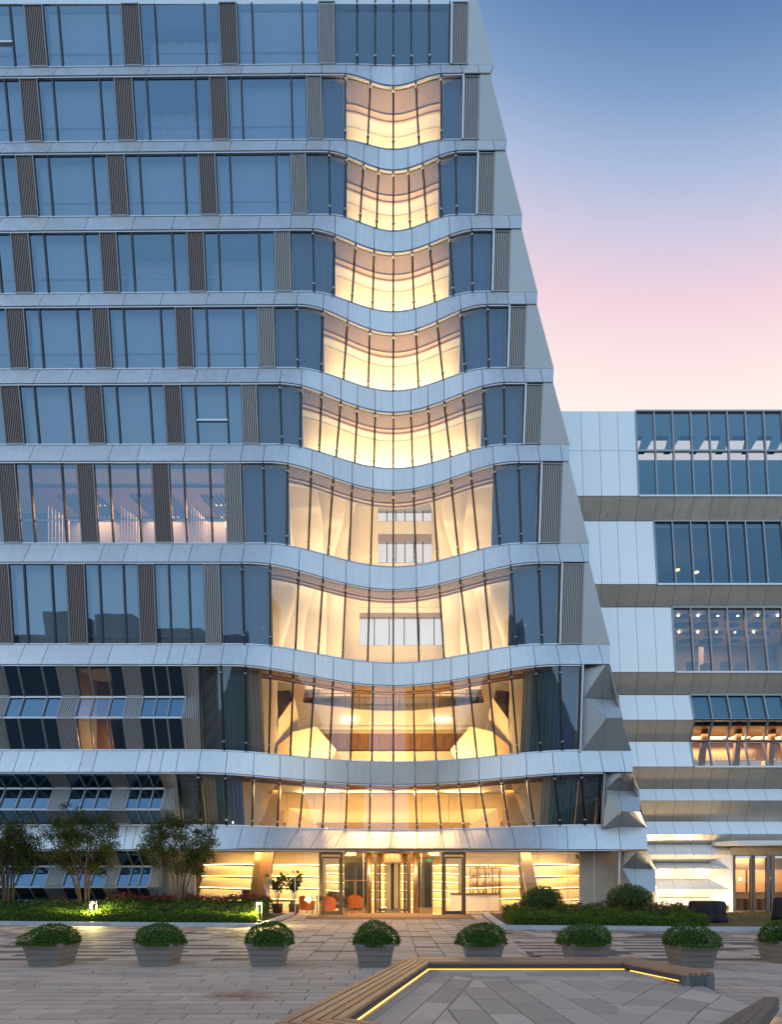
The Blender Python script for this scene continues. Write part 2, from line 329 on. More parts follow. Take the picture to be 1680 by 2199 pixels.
# ---- spandrel bands
for i, st in enumerate(ORD[:-1]):
    up = ST[st]['sill']; lo = ST[ORD[i+1]]['head']; S = ST[ORD[i+1]]; nx = ORD[i+1]
    jb = []
    seq = S['seq']
    for k in range(1, len(seq)):
        a, b = seq[k-1][0], seq[k][0]
        if seq[k][1] == 'w': jb += [a, b]
    jb = sorted(set(jb))
    eL, eR = S['eL'], S['eR']
    if nx == 'K':
        bot = [-105, -48, 14, 83, 130, 176, 220, 265, 283, 345, 400, 455, 510, 566, 614, 664, 716, 776, 837, 897, 955.7, 1010.7, 1059.7, 1108, 1163, 1220.7, 1283, 1334]
        top = [-95, -38, 25, 95, 140, 185, 229, 273, 295, 355, 410, 465, 521, 577.7, 641, 689, 740, 792.7, 843, 897, 946, 996, 1044, 1099.7, 1158, 1217, 1278, 1328]
        pairs = [(lo.X(b), up.X(t)) for b, t in zip(bot, top)]
    else:
        xs = [x for x in jb if x < eL-20]+([S['seq'][-1][0]] if nx in 'IJ' else [])+[eL]+[AX+o for o in S['mh']]+[eR]
        if 'lv' in S: xs += [S['lv'][1]]
        else: xs += [(eR+S['sil'][0])/2+16]
        pairs = [(lo.X(x), lo.X(x)) for x in xs]
    Xl = lo.X(S['seq'][0][0])
    Xrb = (S['sil'][0]-CX)/F*lo.d0
    Xrt = (ST[st]['sil'][1]-CX)/F*up.d0
    pairs = [(Xl, Xl)]+pairs+[(Xrb, Xrt)]
    bk_t, bk_b = [], []
    g = 0.014
    for k in range(len(pairs)-1):
        (b0, t0), (b1, t1) = pairs[k], pairs[k+1]
        n = 1 if b1 < lo.X(eL)-0.3 else 5
        tb, tt = lin(b0+g, b1-g, n), lin(t0+g, t1-g, n)
        o = ruled(Xrow(up, tt), Xrow(lo, tb), (0, 0.04, -0.01)).build('spandrel_panel', M['panel'], smooth=False); T(o)
        bk_t += Xrow(up, lin(t0, t1, n), 0.045, -0.012); bk_b += Xrow(lo, lin(b0, b1, n), 0.045, 0.0)
    T(ruled(bk_t, bk_b, (0, 0.05, 0)).build('spandrel_backing', M['joint']))
    # head trim under the band and sill trim on top of it
    Xs = lin(Xl, lo.X(eR), 90)
    T(ruled(Xrow(lo, Xs, 0.03, -0.035), Xrow(lo, Xs, 0.03, -0.085), (0, 0.10, 0)).build('head_trim', M['trim']))
    T(ruled(Xrow(lo, Xs, 0.05, -0.002), Xrow(lo, Xs, 0.05, -0.035), (0, 0.10, 0)).build('head_shadow_gap', M['joint']))
    eRt = ST[st]['eR']
    Xs = lin(Xl, up.at(up.X(eRt)).x, 90)
    T(ruled(Xrow(up, Xs, -0.01, 0.075), Xrow(up, Xs, -0.02, 0.012), (0, 0.09, 0)).build('sill_trim', M['trim']))

# ---- floors, back wall, side walls
Yb = 41.0
def Xsil(st, k): S = ST[st]; L = S['head'] if k == 0 else S['sill']; return (S['sil'][k]-CX)/F*(L.d0 if L else 32.4)
XL = lambda st: ST[st]['head'].X(ST[st]['seq'][0][0])
for i, st in enumerate(ORD[:-1]):
    up = ST[st]['sill']; lo = ST[ORD[i+1]]['head']
    Xa = XL(ORD[i+1])+0.05; Xb = min(Xsil(st, 1), Xsil(ORD[i+1], 0))-0.08
    Xs = lin(Xa, Xb, 80); z0 = lo.z+0.05; z1 = up.z-0.10
    fr = [Vector((X, max(up.depth(up.inv(X)), lo.depth(lo.inv(X)))+0.16, z0)) for X in Xs]
    if st in 'FGH':                       # atrium void behind the curved glass: floor is only a strip there
        deep = [Vector((X, (fr[k].y+1.35 if lo.X(ST[ORD[i+1]]['eL'])+0.2 < X < lo.X(ST[ORD[i+1]]['eR'])-0.2 else Yb), z0)) for k, X in enumerate(Xs)]
    else: deep = [Vector((X, Yb, z0)) for X in Xs]
    T(ruled(fr, deep, (0, 0, z1-z0)).build('floor_slab', M['core']))
    for sgn, Xt, Xl2 in ((1, Xsil(st, 1), Xsil(ORD[i+1], 0)), (-1, Xa, Xa)):
        yt = up.d0+0.05; yl = lo.d0+0.05
        q = [(Xt-0.02*sgn, yt, up.z), (Xl2-0.02*sgn, yl, lo.z), (Xl2-0.02*sgn, Yb, lo.z), (Xt-0.02*sgn, Yb, up.z)]
        T(MB().prism(q, (-0.05*sgn, 0, 0)).build('side_wall', M['panel_grey']))
for i, st in enumerate(ORD):
    S = ST[st]; hd = S['head']; zt = hd.z+0.05; zb = S['sill'].z-0.1 if S['sill'] else 0.0
    Xt = Xsil(st, 0); Xb2 = Xsil(st, 1); yb = S['sill'].d0 if S['sill'] else 32.4
    for sgn, A_, B_ in ((1, Xt, Xb2), (-1, XL(st)+0.05, XL(st)+0.05)):
        q = [(A_-0.02*sgn, hd.d0+0.06, hd.z), (B_-0.02*sgn, yb+0.06, zb+0.1), (B_-0.02*sgn, Yb, zb+0.1), (A_-0.02*sgn, Yb, hd.z)]
        T(MB().prism(q, (-0.05*sgn, 0, 0)).build('side_wall', M['panel_grey']))
zA = ST['A']['head'].z
T(MB().box((0.5*(XL('A')+Xsil('A', 0)), 36, zA+0.6), (Xsil('A', 0)-XL('A'), 10.6, 1.2)).build('roof_parapet', M['panel']))
# back wall with the window of the atrium left open
def UPd(x, y): return UP(x, y, Yb)
holes = [(772, 965, 1325, 1385), (812, 928, 1096, 1119), (812, 928, 1163, 1208)]
def back_wall(x0, x1, z0, z1):
    x1 = min(x1, 14.2-0.185*max(0, z1-1)) if x1 > 10 else x1
    if z1-z0 > 6 and x1 > 9.0:
        zm = (z0+z1)/2; back_wall(x0, 15.6, z0, zm); back_wall(x0, 15.6, zm, z1); return
    T(MB().box(((x0+x1)/2, Yb+0.15, (z0+z1)/2), (x1-x0, 0.3, z1-z0)).build('back_wall', M['core']))
XW0, XW1 = -26.0, 15.6
H_ = [(UPd(a, d_).x, UPd(b, d_).x, UPd(a, d_).z, UPd(a, c_).z) for a, b, c_, d_ in holes]
H_.sort(key=lambda h: h[2]); zcur = 0.0
for (x0, x1, z0, z1) in H_:
    back_wall(XW0, XW1, zcur, z0); back_wall(XW0, x0, z0, z1); back_wall(x1, XW1, z0, z1); zcur = z1
    nm = 6
    for k in range(nm):
        a, b = x0+(x1-x0)*k/nm, x0+(x1-x0)*(k+1)/nm
        T(MB().face([(a, Yb+0.1, z0), (b, Yb+0.1, z0), (b, Yb+0.1, z1), (a, Yb+0.1, z1)]).build('atrium_pane', M['glass_clear']))
        if k: T(MB().box((a, Yb+0.06, (z0+z1)/2), (0.07, 0.08, z1-z0)).build('atrium_mullion', M['frame']))
back_wall(XW0, 15.6, zcur, zA)

# ---- generic pieces
def louvre(Lp, Rp, pitch=0.085, name='louvre_panel', mat='slat'):
    """vertical slats between two edge polylines, over a dark tray"""
    nseg = len(Lp)-1
    bk = MB()
    e7 = Vector((0, .07, 0)); nx = 12 if nseg > 1 else 1
    for k in range(nseg):
        for j in range(nx):
            u0, u1 = j/nx, (j+1)/nx; bk.face([Lp[k+1].lerp(Rp[k+1], u0)+e7, Lp[k+1].lerp(Rp[k+1], u1)+e7, Lp[k].lerp(Rp[k], u1)+e7, Lp[k].lerp(Rp[k], u0)+e7])
    tray = T(bk.build(name, M['louvre_back']))
    wd = max((Rp[k]-Lp[k]).length for k in range(nseg+1)); ns = max(3, int(wd/pitch))
    m = MB()
    for s_ in range(ns):
        t0 = (s_+0.22)/ns; t1 = (s_+0.72)/ns
        for k in range(nseg):
            a0, a1 = Lp[k].lerp(Rp[k], t0), Lp[k].lerp(Rp[k], t1); b0, b1 = Lp[k+1].lerp(Rp[k+1], t0), Lp[k+1].lerp(Rp[k+1], t1)
            e = Vector((0, 0.06, 0))
            m.face([b0, b1, a1, a0]); m.face([a0, a0+e, b0+e, b0]); m.face([b1, b1+e, a1+e, a1])
    g_ = m.build('louvre_grille', M[mat]); g_.parent = tray; tag(g_, kind='stuff')
    fr = MB()
    for pl in (Lp, Rp):
        for k in range(nseg): fr.bar(pl[k], pl[k+1], 0.035, 0.09)
    fr.bar(Lp[0], Rp[0], 0.05, 0.06, side=(0, 0, 1)); fr.bar(Lp[-1], Rp[-1], 0.06, 0.06, side=(0, 0, 1))
    f_ = fr.build('louvre_frame', M['frame_grey']); f_.parent = tray
    return tray
def mullion(a, b, w_=0.09, d_=0.13, mat='frame'): return T(MB().bar(a, b, w_, d_).build('mullion', M[mat]))
def curtain(pa, pb, ztop, zbot, mat, amp=0.09, wl=0.28, name='curtain'):
    """hanging folds between plan points pa, pb (list of Vectors), heights per point"""
    tp, bp = [], []
    L_ = 0.0
    for k in range(len(pa)):
        if k: L_ += (pa[k]-pa[k-1]).length
        o = amp*math.sin(2*PI*L_/wl)+0.4*amp*math.sin(2*PI*L_/wl*0.37+1)
        tp.append(Vector((pa[k].x, pa[k].y+o*0.8, ztop))); bp.append(Vector((pb[k].x, pb[k].y+o, zbot)))
    return T(sheet(tp, bp).build(name, M[mat], smooth=True))

CURT = {('A', 1), ('B', 1), ('D', 1), ('D', 2), ('E', 3)}
# ---- storeys with straight windows (A to H)
for st in 'ABCDEFGH':
    S = ST[st]; hd, sl = S['head'], S['sill']; seq = S['seq']
    zt, zb = hd.z-0.09, sl.z+0.07
    def P2(X): return hd.at(X, 0.12, -0.085), sl.at(X, 0.05, 0.07)
    bay, bays = [], []
    for k in range(1, len(seq)):
        xa, xb, ty = seq[k-1][0], seq[k][0], seq[k][1]
        Xa, Xb = hd.X(xa), hd.X(xb)
        (a0, a1), (b0, b1) = P2(Xa), P2(Xb)
        if ty == 'L':
            e = Vector((0, -0.05, 0)); ins = Vector((0.03, 0, 0))
            louvre([a0+e+ins, a1+e+ins], [b0+e-ins, b1+e-ins], mat='slat_brown' if k < len(seq)-1 else 'slat')
            if bay: bays.append(bay); bay = []
        else:
            T(MB().face([a1, b1, b0, a0]).build('window_pane', M['glass_room'])); bay.append((Xa, Xb, ty))
        thick = ty == 'w' or (k+1 < len(seq) and seq[k+1][1] == 'w')
        mullion(b0, b1, 0.085 if thick else 0.05, 0.14 if thick else 0.08)
    if bay: bays.append(bay)
    # what stands behind the glass of each room
    for bi, bay in enumerate(reversed(bays)):
        idx = len(bays)-1-bi
        Xa, Xb = bay[0][0]+0.08, bay[-1][1]-0.08
        p0, p1 = hd.at(Xa, 0.45), hd.at(Xb, 0.45); q0, q1 = sl.at(Xa, 0.35), sl.at(Xb, 0.35)
        nb = [b for b in bays]
        lit = st == 'G' and bi >= 0
        order = (st, bi)
        if st == 'G':
            if bi == 0 and False: pass
        elif order in (('A', 1), ('B', 1), ('D', 0), ('D', 1), ('A', 4)):
            X_ = lin(Xa, Xb, 60)
            curtain([sl.at(x, 0.75) for x in X_], [sl.at(x, 0.75) for x in X_], zt-0.3, zb-0.05, 'blind', 0.07, 0.26, 'sheer_curtain')
        else:
            bl = ruled([Vector((Xa, p0.y, zt+0.05)), Vector((Xb, p1.y, zt+0.05))], [Vector((Xa, q0.y, zb-0.1)), Vector((Xb, q1.y, zb-0.1))], (0, 0.01, 0))
            T(bl.build('roller_blind', M['blind']))
        if st in 'ABCDEG':
            zr = zb+(zt-zb)*0.34
            y_ = sl.at(Xa, 0.16).y
            T(MB().box(((Xa+Xb)/2, y_, zr), (Xb-Xa, 0.05, 0.07)).build('window_rail', M['frame_grey']))
    T(MB().box(((XL(st)+hd.X(S['eL']))/2, hd.d0+4.5, (zt+zb)/2), (hd.X(S['eL'])-XL(st), 0.1, zt-zb+0.5)).build('room_wall', M['room_dark']))
    # opening light in two windows
    if st in 'AF':
        k = [j for j in range(1, len(seq)) if seq[j][1] == 'w'][-1 if st == 'F' else 0]
        Xa, Xb = hd.X(seq[k-1][0]), hd.X(seq[k][0]); (a0, a1), (b0, b1) = P2(Xa), P2(Xb)
        T(MB().bar(a0.lerp(a1, .6)+Vector((0, -.05, 0)), b0.lerp(b1, .6)+Vector((0, -.05, 0)), 0.09, 0.1, side=(0, 0, 1)).build('transom', M['trim']))
    # right end: louvre, metal trim, grey flank panel
    lx0, lx1 = [hd.X(x) for x in S['lv']]
    e = Vector((0, -0.03, 0))
    (a0, a1), (b0, b1) = P2(lx0), P2(lx1)
    louvre([a0+e, a1+e], [b0+e, b1+e])
    T(MB().bar(a0+Vector((-.05, -.05, .05)), a1+Vector((-.05, -.05, -.05)), 0.07, 0.16).build('end_trim', M['trim']))
    XR0, XR1 = Xsil(st, 0), Xsil(st, 1)
    A0, A1 = hd.at(lx1+0.03, 0.05, -0.004), sl.at(lx1+0.03, 0.0, 0.01)
    T(MB().prism([A1, Vector((XR1, sl.d0-0.0, sl.z+0.01)), Vector((XR0, hd.d0+0.05, hd.z-0.004)), A0], (0, 0.05, 0)).build('flank_panel', M['panel_grey']))

# ---- storeys I, J, K : folded glass rows on the left
for st in 'IJK':
    S = ST[st]; hd = S['head']; seq = S['seq']
    R = [Line(y, y, 10, d) for y, d in S['rows']]
    e = -0.02
    zbs = []
    for k in range(1, len(seq)):
        xa, xb, ty = seq[k-1][0], seq[k][0], seq[k][1]
        Xa, Xb = hd.X(xa), hd.X(xb)
        for r in range(3):
            dz0 = -0.09 if r == 0 else -0.05; dz1 = 0.05
            a0, a1 = R[r].at(Xa, 0.09, dz0), R[r+1].at(Xa, 0.09, dz1); b0, b1 = R[r].at(Xb, 0.09, dz0), R[r+1].at(Xb, 0.09, dz1)
            if ty == 'L':
                u = Vector((0, -0.06, 0)); ins = Vector((0.03, 0, 0)); louvre([a0+u+ins, a1+u+ins], [b0+u-ins, b1+u-ins])
            else:
                T(MB().face([a1, b1, b0, a0]).build('fold_pane', M['glass_fold']))
            mullion(b0+Vector((0, -.03, 0)), b1+Vector((0, -.03, 0)), 0.06, 0.12, 'frame_grey')
    Xa, Xe = hd.X(seq[0][0]), hd.X(seq[-1][0])
    for r in (1, 2, 3):
        a, b = R[r].at(Xa, 0.03), R[r].at(Xe, 0.03)
        T(MB().box((a+b)/2, (Xe-Xa, 0.12, 0.09)).build('fold_trim', M['trim'])) if False else T(MB().prism([a+Vector((0, 0, -.045)), b+Vector((0, 0, -.045)), b+Vector((0, 0, .045)), a+Vector((0, 0, .045))], (0, .12, 0)).build('fold_trim', M['trim']))
    # folded louvre between the rows and the curved glass
    XE = hd.X(S['eL'])-0.04
    Rs = [R[0].at(XE, 0.1, -0.05)]+[Vector((XE, (R[0].d0+0.1)*(1-(R[0].z-R[r].z)/(R[0].z-R[3].z))+(R[3].d0+0.05)*(R[0].z-R[r].z)/(R[0].z-R[3].z), R[r].z)) for r in (1, 2, 3)]
    Ls = [R[r].at(Xe+0.05, 0.05) for r in range(4)]
    if st == 'K': Ls.append(Vector((Xe, 31.3, 0.0))); Rs.append(Vector((XE, 31.3, 0.0)))
    louvre(Ls, Rs, name='folded_louvre')
    # dark sheets added behind the folded panes to make the rows read dark
    for r in range(3):
        cuts = [(Xa, Xe)] if st != 'I' else [(Xa, hd.X(158)), (hd.X(230), Xe)]
        for ca, cb in cuts:
            T(ruled([R[r].at(ca, .30, -.06), R[r].at(cb, .30, -.06)], [R[r+1].at(ca, .30, .03), R[r+1].at(cb, .30, .03)], (0, .02, 0)).build('dark_backing', M['room_dark']))
    # dark rooms behind
    T(MB().box(((Xa+Xe)/2, 34.5, (R[0].z+R[3].z)/2), (Xe-Xa, 0.1, R[0].z-R[3].z+0.6)).build('room_wall', M['room_dark']))
    if st == 'K':
        T(MB().box(((Xa+Xe)/2, R[3].d0+0.1, R[3].z/2), (Xe-Xa, 0.15, R[3].z)).build('plinth', M['joint']))
    else:
        # right flank: folded metal facets
        pass

def facets(pts, faces, mat, dark=None):
    for nm, ids in faces:
        q = [pts[i] for i in ids]
        n = (q[1]-q[0]).cross(q[2]-q[0]).normalized()
        if n.y > 0: n = -n; q = q[::-1]
        c = sum(q, Vector())/len(q)
        q = [p+(c-p).normalized()*0.012 for p in q]
        T(MB().prism(q, -n*0.05).build('flank_facet', mat))
def flank(y, xl, xt, xr, zig):
    """y: five heights; depth zigzag like the annex; facets as in the photograph"""
    p = {}
    yT, yC, yR, yB = y
    dl = zig[0]
    p['lt'] = UP(xl[0], yT, dl); p['tt'] = UP(xt[0], yT, zig[1]); p['rt'] = UP(xr[0], yT, zig[1])
    p['la'] = UP(xl[1], yC-2, dl); p['ca'] = UP(xt[1], yC, zig[2]); p['ra'] = UP(xr[1], yC, zig[2])
    p['cr'] = UP(xt[2], yR, zig[1]); p['rr'] = UP(xr[2], yR, zig[1])
    p['lb'] = UP(xl[2], yB, dl+0.2); p['cb'] = UP(xt[3], yB, zig[3]); p['rb'] = UP(xr[3], yB, zig[3])
    facets(p, [('a', ['lt', 'tt', 'la']), ('b', ['tt', 'rt', 'ra', 'ca']), ('b2', ['tt', 'ca', 'la']), ('c', ['la', 'ca', 'cr']), ('d', ['ca', 'ra', 'rr', 'cr']),
               ('e', ['la', 'cr', 'lb']), ('f', ['cr', 'rr', 'rb', 'cb']), ('f2', ['cr', 'cb', 'lb'])], M['panel_grey'])
flank((1427, 1501, 1542, 1614), (1254, 1254, 1249.5), (1302, 1295, 1303, 1295), (1311, 1331, 1335, 1357), (30.75, 30.3, 30.95, 30.9))
flank((1660, 1697, 1742, 1777), (1300.5, 1301.4, 1295.4), (1336.5, 1330.5, 1335.6, 1329.6), (1360, 1374, 1376, 1389.6), (30.75, 30.3, 31.0, 31.2))
flank((1826.5, 1865, 1913.5, 1958), (1335, 1336, 1335), (1368, 1363.5, 1367, 1375), (1392, 1407.6, 1409.4, 1424), (31.2, 30.55, 31.2, 31.9))
for st, (x0, y0, x1, y1, d0_, d1_) in {'I': (1251.5, 1427, 1246, 1614, 30.42, 30.85), 'J': (1298, 1660, 1293, 1776, 30.42, 31.2)}.items():
    T(MB().bar(UP(x0, y0, d0_), UP(x1, y1, d1_), 0.09, 0.2).build('end_trim', M['trim']))

# ---- curved glass
for st in 'ABCDEFGHIJ':
    S = ST[st]; hd, sl = S['head'], S['sill']
    msx = S['ms']; msx = [-o for o in msx]+[0]+list(reversed(msx))
    hx = [S['eL']]+[AX+o for o in S['mh']]+[S['eR']]
    sx = [sl.inv(hd.X(S['eL']))]+[AX+o for o in msx]+[sl.inv(hd.X(S['eR']))]
    n = 6
    for k in range(len(hx)-1):
        tp = [hd.pt(x, 0.13, -0.085) for x in lin(hx[k], hx[k+1], n)]
        bp = [sl.pt(x, 0.06, 0.07) for x in lin(sx[k], sx[k+1], n)]
        T(sheet(tp, bp).build('curved_pane', M['glass_curve'], smooth=True))
        if k:
            a, b = hd.pt(hx[k], 0.07, -0.05), sl.pt(sx[k], 0.0, 0.05)
            f_ = T(MB().bar(a, b, 0.088, 0.11).build('glass_fin', M['fin']))
            for t_ in (0.09, 0.9):
                c = a.lerp(b, t_)+Vector((0, -0.07, 0))
                o = MB().lathe([(0.02, -.045), (0.075, -.03), (0.085, 0), (0.075, .03), (0.02, .045)], c, 8).build('glass_clip', M['clip'])
                o.parent = f_
    mullion(hd.pt(S['eL'], 0.1, -0.05), sl.pt(sx[0], 0.04, 0.05), 0.06, 0.1)
    mullion(hd.pt(S['eR'], 0.1, -0.05), sl.pt(sx[-1], 0.04, 0.05), 0.06, 0.1)
# ================================================================== INTERIORS OF THE TOWER
def grille(st, d0=0.16, d1=1.08, pitch=0.10):
    S = ST[st]; hd = S['head']; xa, xb = S['eL']+2, S['eR']-2
    Xs = lin(hd.X(xa), hd.X(xb), 70)
    T(ruled(Xrow(hd, Xs, 0.14, -0.03), Xrow(hd, Xs, d1+0.02, -0.03), (0, 0, 0.05)).build('ceiling_plate', M['ceil_dark']))
    m = MB(); X = Xs[0]
    while X < Xs[-1]:
        a = hd.at(X, d0, -0.06); m.prism([a+Vector((-.025, 0, -.03)), a+Vector((.025, 0, -.03)), a+Vector((.025, 0, .03)), a+Vector((-.025, 0, .03))], (0, d1-d0, 0)); X += pitch
    tag(T(m.build('ceiling_grille', M['ceil_slat'])), kind='stuff')
    T(ruled(Xrow(hd, Xs, d1+0.02, -0.16), Xrow(hd, Xs, d1+0.12, -0.16), (0, 0, 0.16)).build('ceiling_moulding', M['ceil_slat']))
    T(ruled(Xrow(hd, Xs, d1+0.12, -0.10), Xrow(hd, Xs, d1+0.30, -0.10), (0, 0, 0.12)).build('ceiling_moulding', M['ceil_slat']))
    T(ruled(Xrow(hd, Xs, d1+0.30, -0.20), Xrow(hd, Xs, d1+0.38, -0.20), (0, 0, 0.22)).build('ceiling_moulding', M['ceil_slat']))
def end_curtains(st, nL, mats):
    S = ST[st]; hd, sl = S['head'], S['sill']
    hx = [S['eL']]+[AX+o for o in S['mh']]+[S['eR']]
    for side in (0, 1):
        a, b = (hx[0], hx[nL]) if side == 0 else (hx[-1-nL], hx[-1])
        if nL > 1 and isinstance(nL, int): pass
        n = int((hd.X(b)-hd.X(a))/0.035)
        xs = lin(a+1, b-1, n)
        tp = [hd.pt(x, 0.42) for x in xs]; bp = [sl.at(hd.X(x), 0.32) for x in xs]
        curtain(tp, bp, hd.z-0.1, sl.z+0.02, mats[side % len(mats)], 0.05, 0.22)
def partitions(st):
    S = ST[st]; hd, sl = S['head'], S['sill']; z0, z1 = (sl.z-0.1 if sl else 0.0), hd.z+0.05
    for x, s in ((S['eL'], -1), (S['eR'], 1)):
        X = hd.X(x)+0.06*s; y0 = max(hd.depth(x), sl.depth(sl.inv(hd.X(x))) if sl else 0)+0.18
        T(MB().box((X, (y0+Yb)/2, (z0+z1)/2), (0.08, Yb-y0, z1-z0)).build('partition_wall', M['room_wall']))
for st in 'ABCDEFGHIJ': partitions(st)
for st in 'BCDEFGHIJ':
    grille(st, d1=1.08 if st in 'BCDEF' else 0.95)
end_curtains('A', 5, ['curtain'])
end_curtains('B', 1, ['curtain'])
for st in 'CDEFGH': end_curtains(st, 2, ['curtain'])
for st in 'IJ':
    S = ST[st]; hd, sl = S['head'], S['sill']
    spans = {'I': [(425, 474, 'room_dark', .02), (474, 527, 'curtain_teal', .06), (527, 556, 'curtain_warm', .05), (1130, 1152, 'curtain_warm', .05), (1152, 1205, 'curtain_teal', .06), (1205, 1248, 'curtain', .05)],
             'J': [(378, 425, 'room_dark', .02), (427, 455, 'curtain_warm', .06), (455, 485, 'curtain_teal', .06), (485, 514, 'curtain', .05), (1171, 1192, 'curtain_warm', .05), (1192, 1250, 'curtain_teal', .06), (1252, 1294, 'room_dark', .02)]}[st]
    for a, b, mt, am in spans:
        n = max(8, int((hd.X(b)-hd.X(a))/0.03)); xs = lin(a, b, n)
        curtain([hd.pt(x, 0.5) for x in xs], [sl.at(hd.X(x), 0.42) for x in xs], hd.z-0.1, sl.z+0.02, mt, am, 0.2)
# upper rooms B to F: curved cream wall just behind the glass, washed by light from the floor
LAMP = (1.0, 0.71, 0.35)
for st in 'BCDEF':
    S = ST[st]; hd, sl = S['head'], S['sill']
    hx = [S['eL']]+[AX+o for o in S['mh']]+[S['eR']]
    for k in range(len(hx)-1):
        xs = lin(hx[k], hx[k+1], 4); Xs = [hd.X(x) for x in xs]
        Xs[0] += 0.006; Xs[-1] -= 0.006
        tp = [Vector((p.x, p.y+2.2, hd.z)) for p in Xrow(hd, Xs)]; bp = [Vector((p.x, p.y+2.4, sl.z-0.05)) for p in Xrow(hd, Xs)]
        T(ruled(tp, bp, (0, 0.06, 0)).build('wall_panel', M['cream'], smooth=False))
    ncv = 1 if st == 'B' else 2
    x0, x1 = hx[ncv]+20, hx[-1-ncv]-20
    X0, X1 = hd.X(x0), hd.X(x1); nl = max(1, round((X1-X0)/2.6))
    for k in range(nl):
        X = X0+(X1-X0)*(k+0.5)/nl
        p = sl.at(X, 0.55, 0.03)
        area('cove_lamp', (p.x, p.y, p.z), (PI-0.62, 0, 0), (X1-X0)/nl*0.9, 0.22, (92 if abs(X-.1) < 1.6 else 70)*(X1-X0)/nl, LAMP, tower).matrix_parent_inverse = TP
    # shallow arched niches on the end walls
# lit rooms behind storey G windows
S = ST['G']; hd, sl = S['head'], S['sill']
for k, (xa, xb) in enumerate(((31, 162), (200, 324), (362, 449))):
    Xa, Xb = hd.X(xa), hd.X(xb); y0 = 32.4; zc = hd.z-0.12
    T(MB().box(((Xa+Xb)/2, 34.2, zc), (Xb-Xa+0.9, 3.4, 0.06)).build('room_ceiling', M['ceil_slat']))
    T(MB().prism([(Xa+1.4, 36.2, sl.z), (Xb+0.4, 35.4, sl.z), (Xb+0.4, 35.4, sl.z+2.1), (Xa+1.4, 36.2, sl.z+2.1)], (0, .1, 0)).build('room_wall', M['room_wall']))
    for j in range(9):
        a = Vector((Xa+0.9+0.26*j, 33.0, zc-0.10)); b = Vector((Xa+1.7+0.26*j, 35.9, zc-0.25))
        T(MB().bar(a, b, 0.07, 0.16).build('ceiling_beam', M['ceil_dark']))
    for j in range(2):
        T(MB().box(((Xa+Xb)/2+0.9, 33.9+1.1*j, zc-0.08), (1.2, 0.05, 0.04)).build('led_strip', M['led_soft']))
    for j in range(7):
        T(MB().box((Xa+0.35+j*0.07, 33.0+j*0.22, (sl.z+hd.z)/2-0.3), (0.05, 0.06, hd.z-sl.z-0.9)).build('screen_slat', M['room_wall']))
    area('room_lamp', ((Xa+Xb)/2+0.5, 34.2, zc-0.3), (0, 0, 0), 2.0, 1.6, 480, (1, .45, .2), tower).matrix_parent_inverse = TP

# atrium G to I
M['ribbon'] = principled('ribbon_white', (0.78, 0.70, 0.58), 0.7, bump=0.5, bscale=26.0, stretch=(1, 1, 3))
zA0, zA1 = ST['I']['sill'].z-0.1, ST['E']['sill'].z-0.3
def ribbon(j, side):
    base = (612, 668, 716, 757)[j]; d = 34.5+1.35*j
    rows = []
    zlo = zA0 if j == 0 else ST['H']['sill'].z-.25
    for k in range(41):
        z = zlo+(zA1-zlo)*k/40; y = HY-(z-EYE)*F/d
        xi = base+22*math.sin((y-1010)/118.0+0.7*j)+6*math.sin((y-900)/47.0+2*j)
        xo = 300
        off = xi-AX
        Xi = (AX+off*(1 if side < 0 else -1)-CX)/F*d
        Xo = Xi+side*(5.4-0.5*j)
        yo = d+0.25*math.sin(z*0.9+j)
        rows.append((Vector((Xo, d+0.9, z)), Vector(((Xo+Xi)/2, d+0.3, z)), Vector((Xi-side*-0.25, d+0.05, z)), Vector((Xi, yo*0+d+0.18, z))))
    m = MB(); nc = 4
    for r in rows: m.v += [tuple(p) for p in r]
    for k in range(40):
        for c in range(nc-1):
            a = k*nc+c; m.f.append((a, a+1, a+nc+1, a+nc)); m.m.append(0)
    T(m.build('ribbon_wall', M['ribbon'], smooth=True))
for j in range(4):
    for s in (-1, 1): ribbon(j, s)
T(MB().box((0.1, 37.6, zA1+0.05), (16, 6.6, 0.1)).build('atrium_ceiling', M['white_in']))
M['fold_tan'] = principled('fold_tan', (0.48, 0.36, 0.23), 0.6)
# far wall of the atrium, bands seen between the ribbons
def far(x0, x1, y0, y1, d, mat, name, th=0.15):
    a = UP(x0, y1, d); b = UP(x1, y0, d)
    return T(MB().box(((a.x+b.x)/2, d+th/2, (a.z+b.z)/2), (b.x-a.x, th, b.z-a.z)).build(name, M[mat]))
for (x0, x1, y0, y1, mt) in ((700, 772, 1040, 1420, 'cream'), (965, 1000, 1040, 1420, 'cream'), (772, 965, 1385, 1430, 'cream'), (772, 965, 1209, 1305, 'cream'), (772, 812, 1040, 1209, 'cream'), (928, 965, 1040, 1209, 'cream'), (812, 928, 1119, 1147, 'white_in'), (812, 928, 1147, 1162, 'ceil_slat'), (772, 965, 1305, 1316, 'white_in'), (772, 965, 1316, 1325, 'ceil_slat')):
    far(x0, x1, y0+0.5, y1-0.5, Yb-0.25, mt, 'atrium_panel', 0.1)
area('atrium_lamp', (0.2, 37.6, zA1-0.2), (0, 0, 0), 8, 4.5, 5200, (1, .66, .29), tower).matrix_parent_inverse = TP
for st, pw in (('G', 950), ('H', 1020), ('I', 1300)):
    S = ST[st]; hd, sl = S['head'], S['sill']
    for k in range(5):
        X = sl.X(AX+(-2+k)*S['hw'] if 'hw' in S else AX+(k-2)*85)
        p = sl.at(X, 0.8, 0.02); area('cove_lamp', p, (PI-0.45, 0, 0), 1.9, 0.2, pw/5, LAMP if st != 'I' else (1, .56, .17), tower).matrix_parent_inverse = TP
for k in range(8): far(600+k*61+.4, 661+k*61-.4, 1436, 1560, 40.0, 'fold_tan', 'gallery_wall', .1)
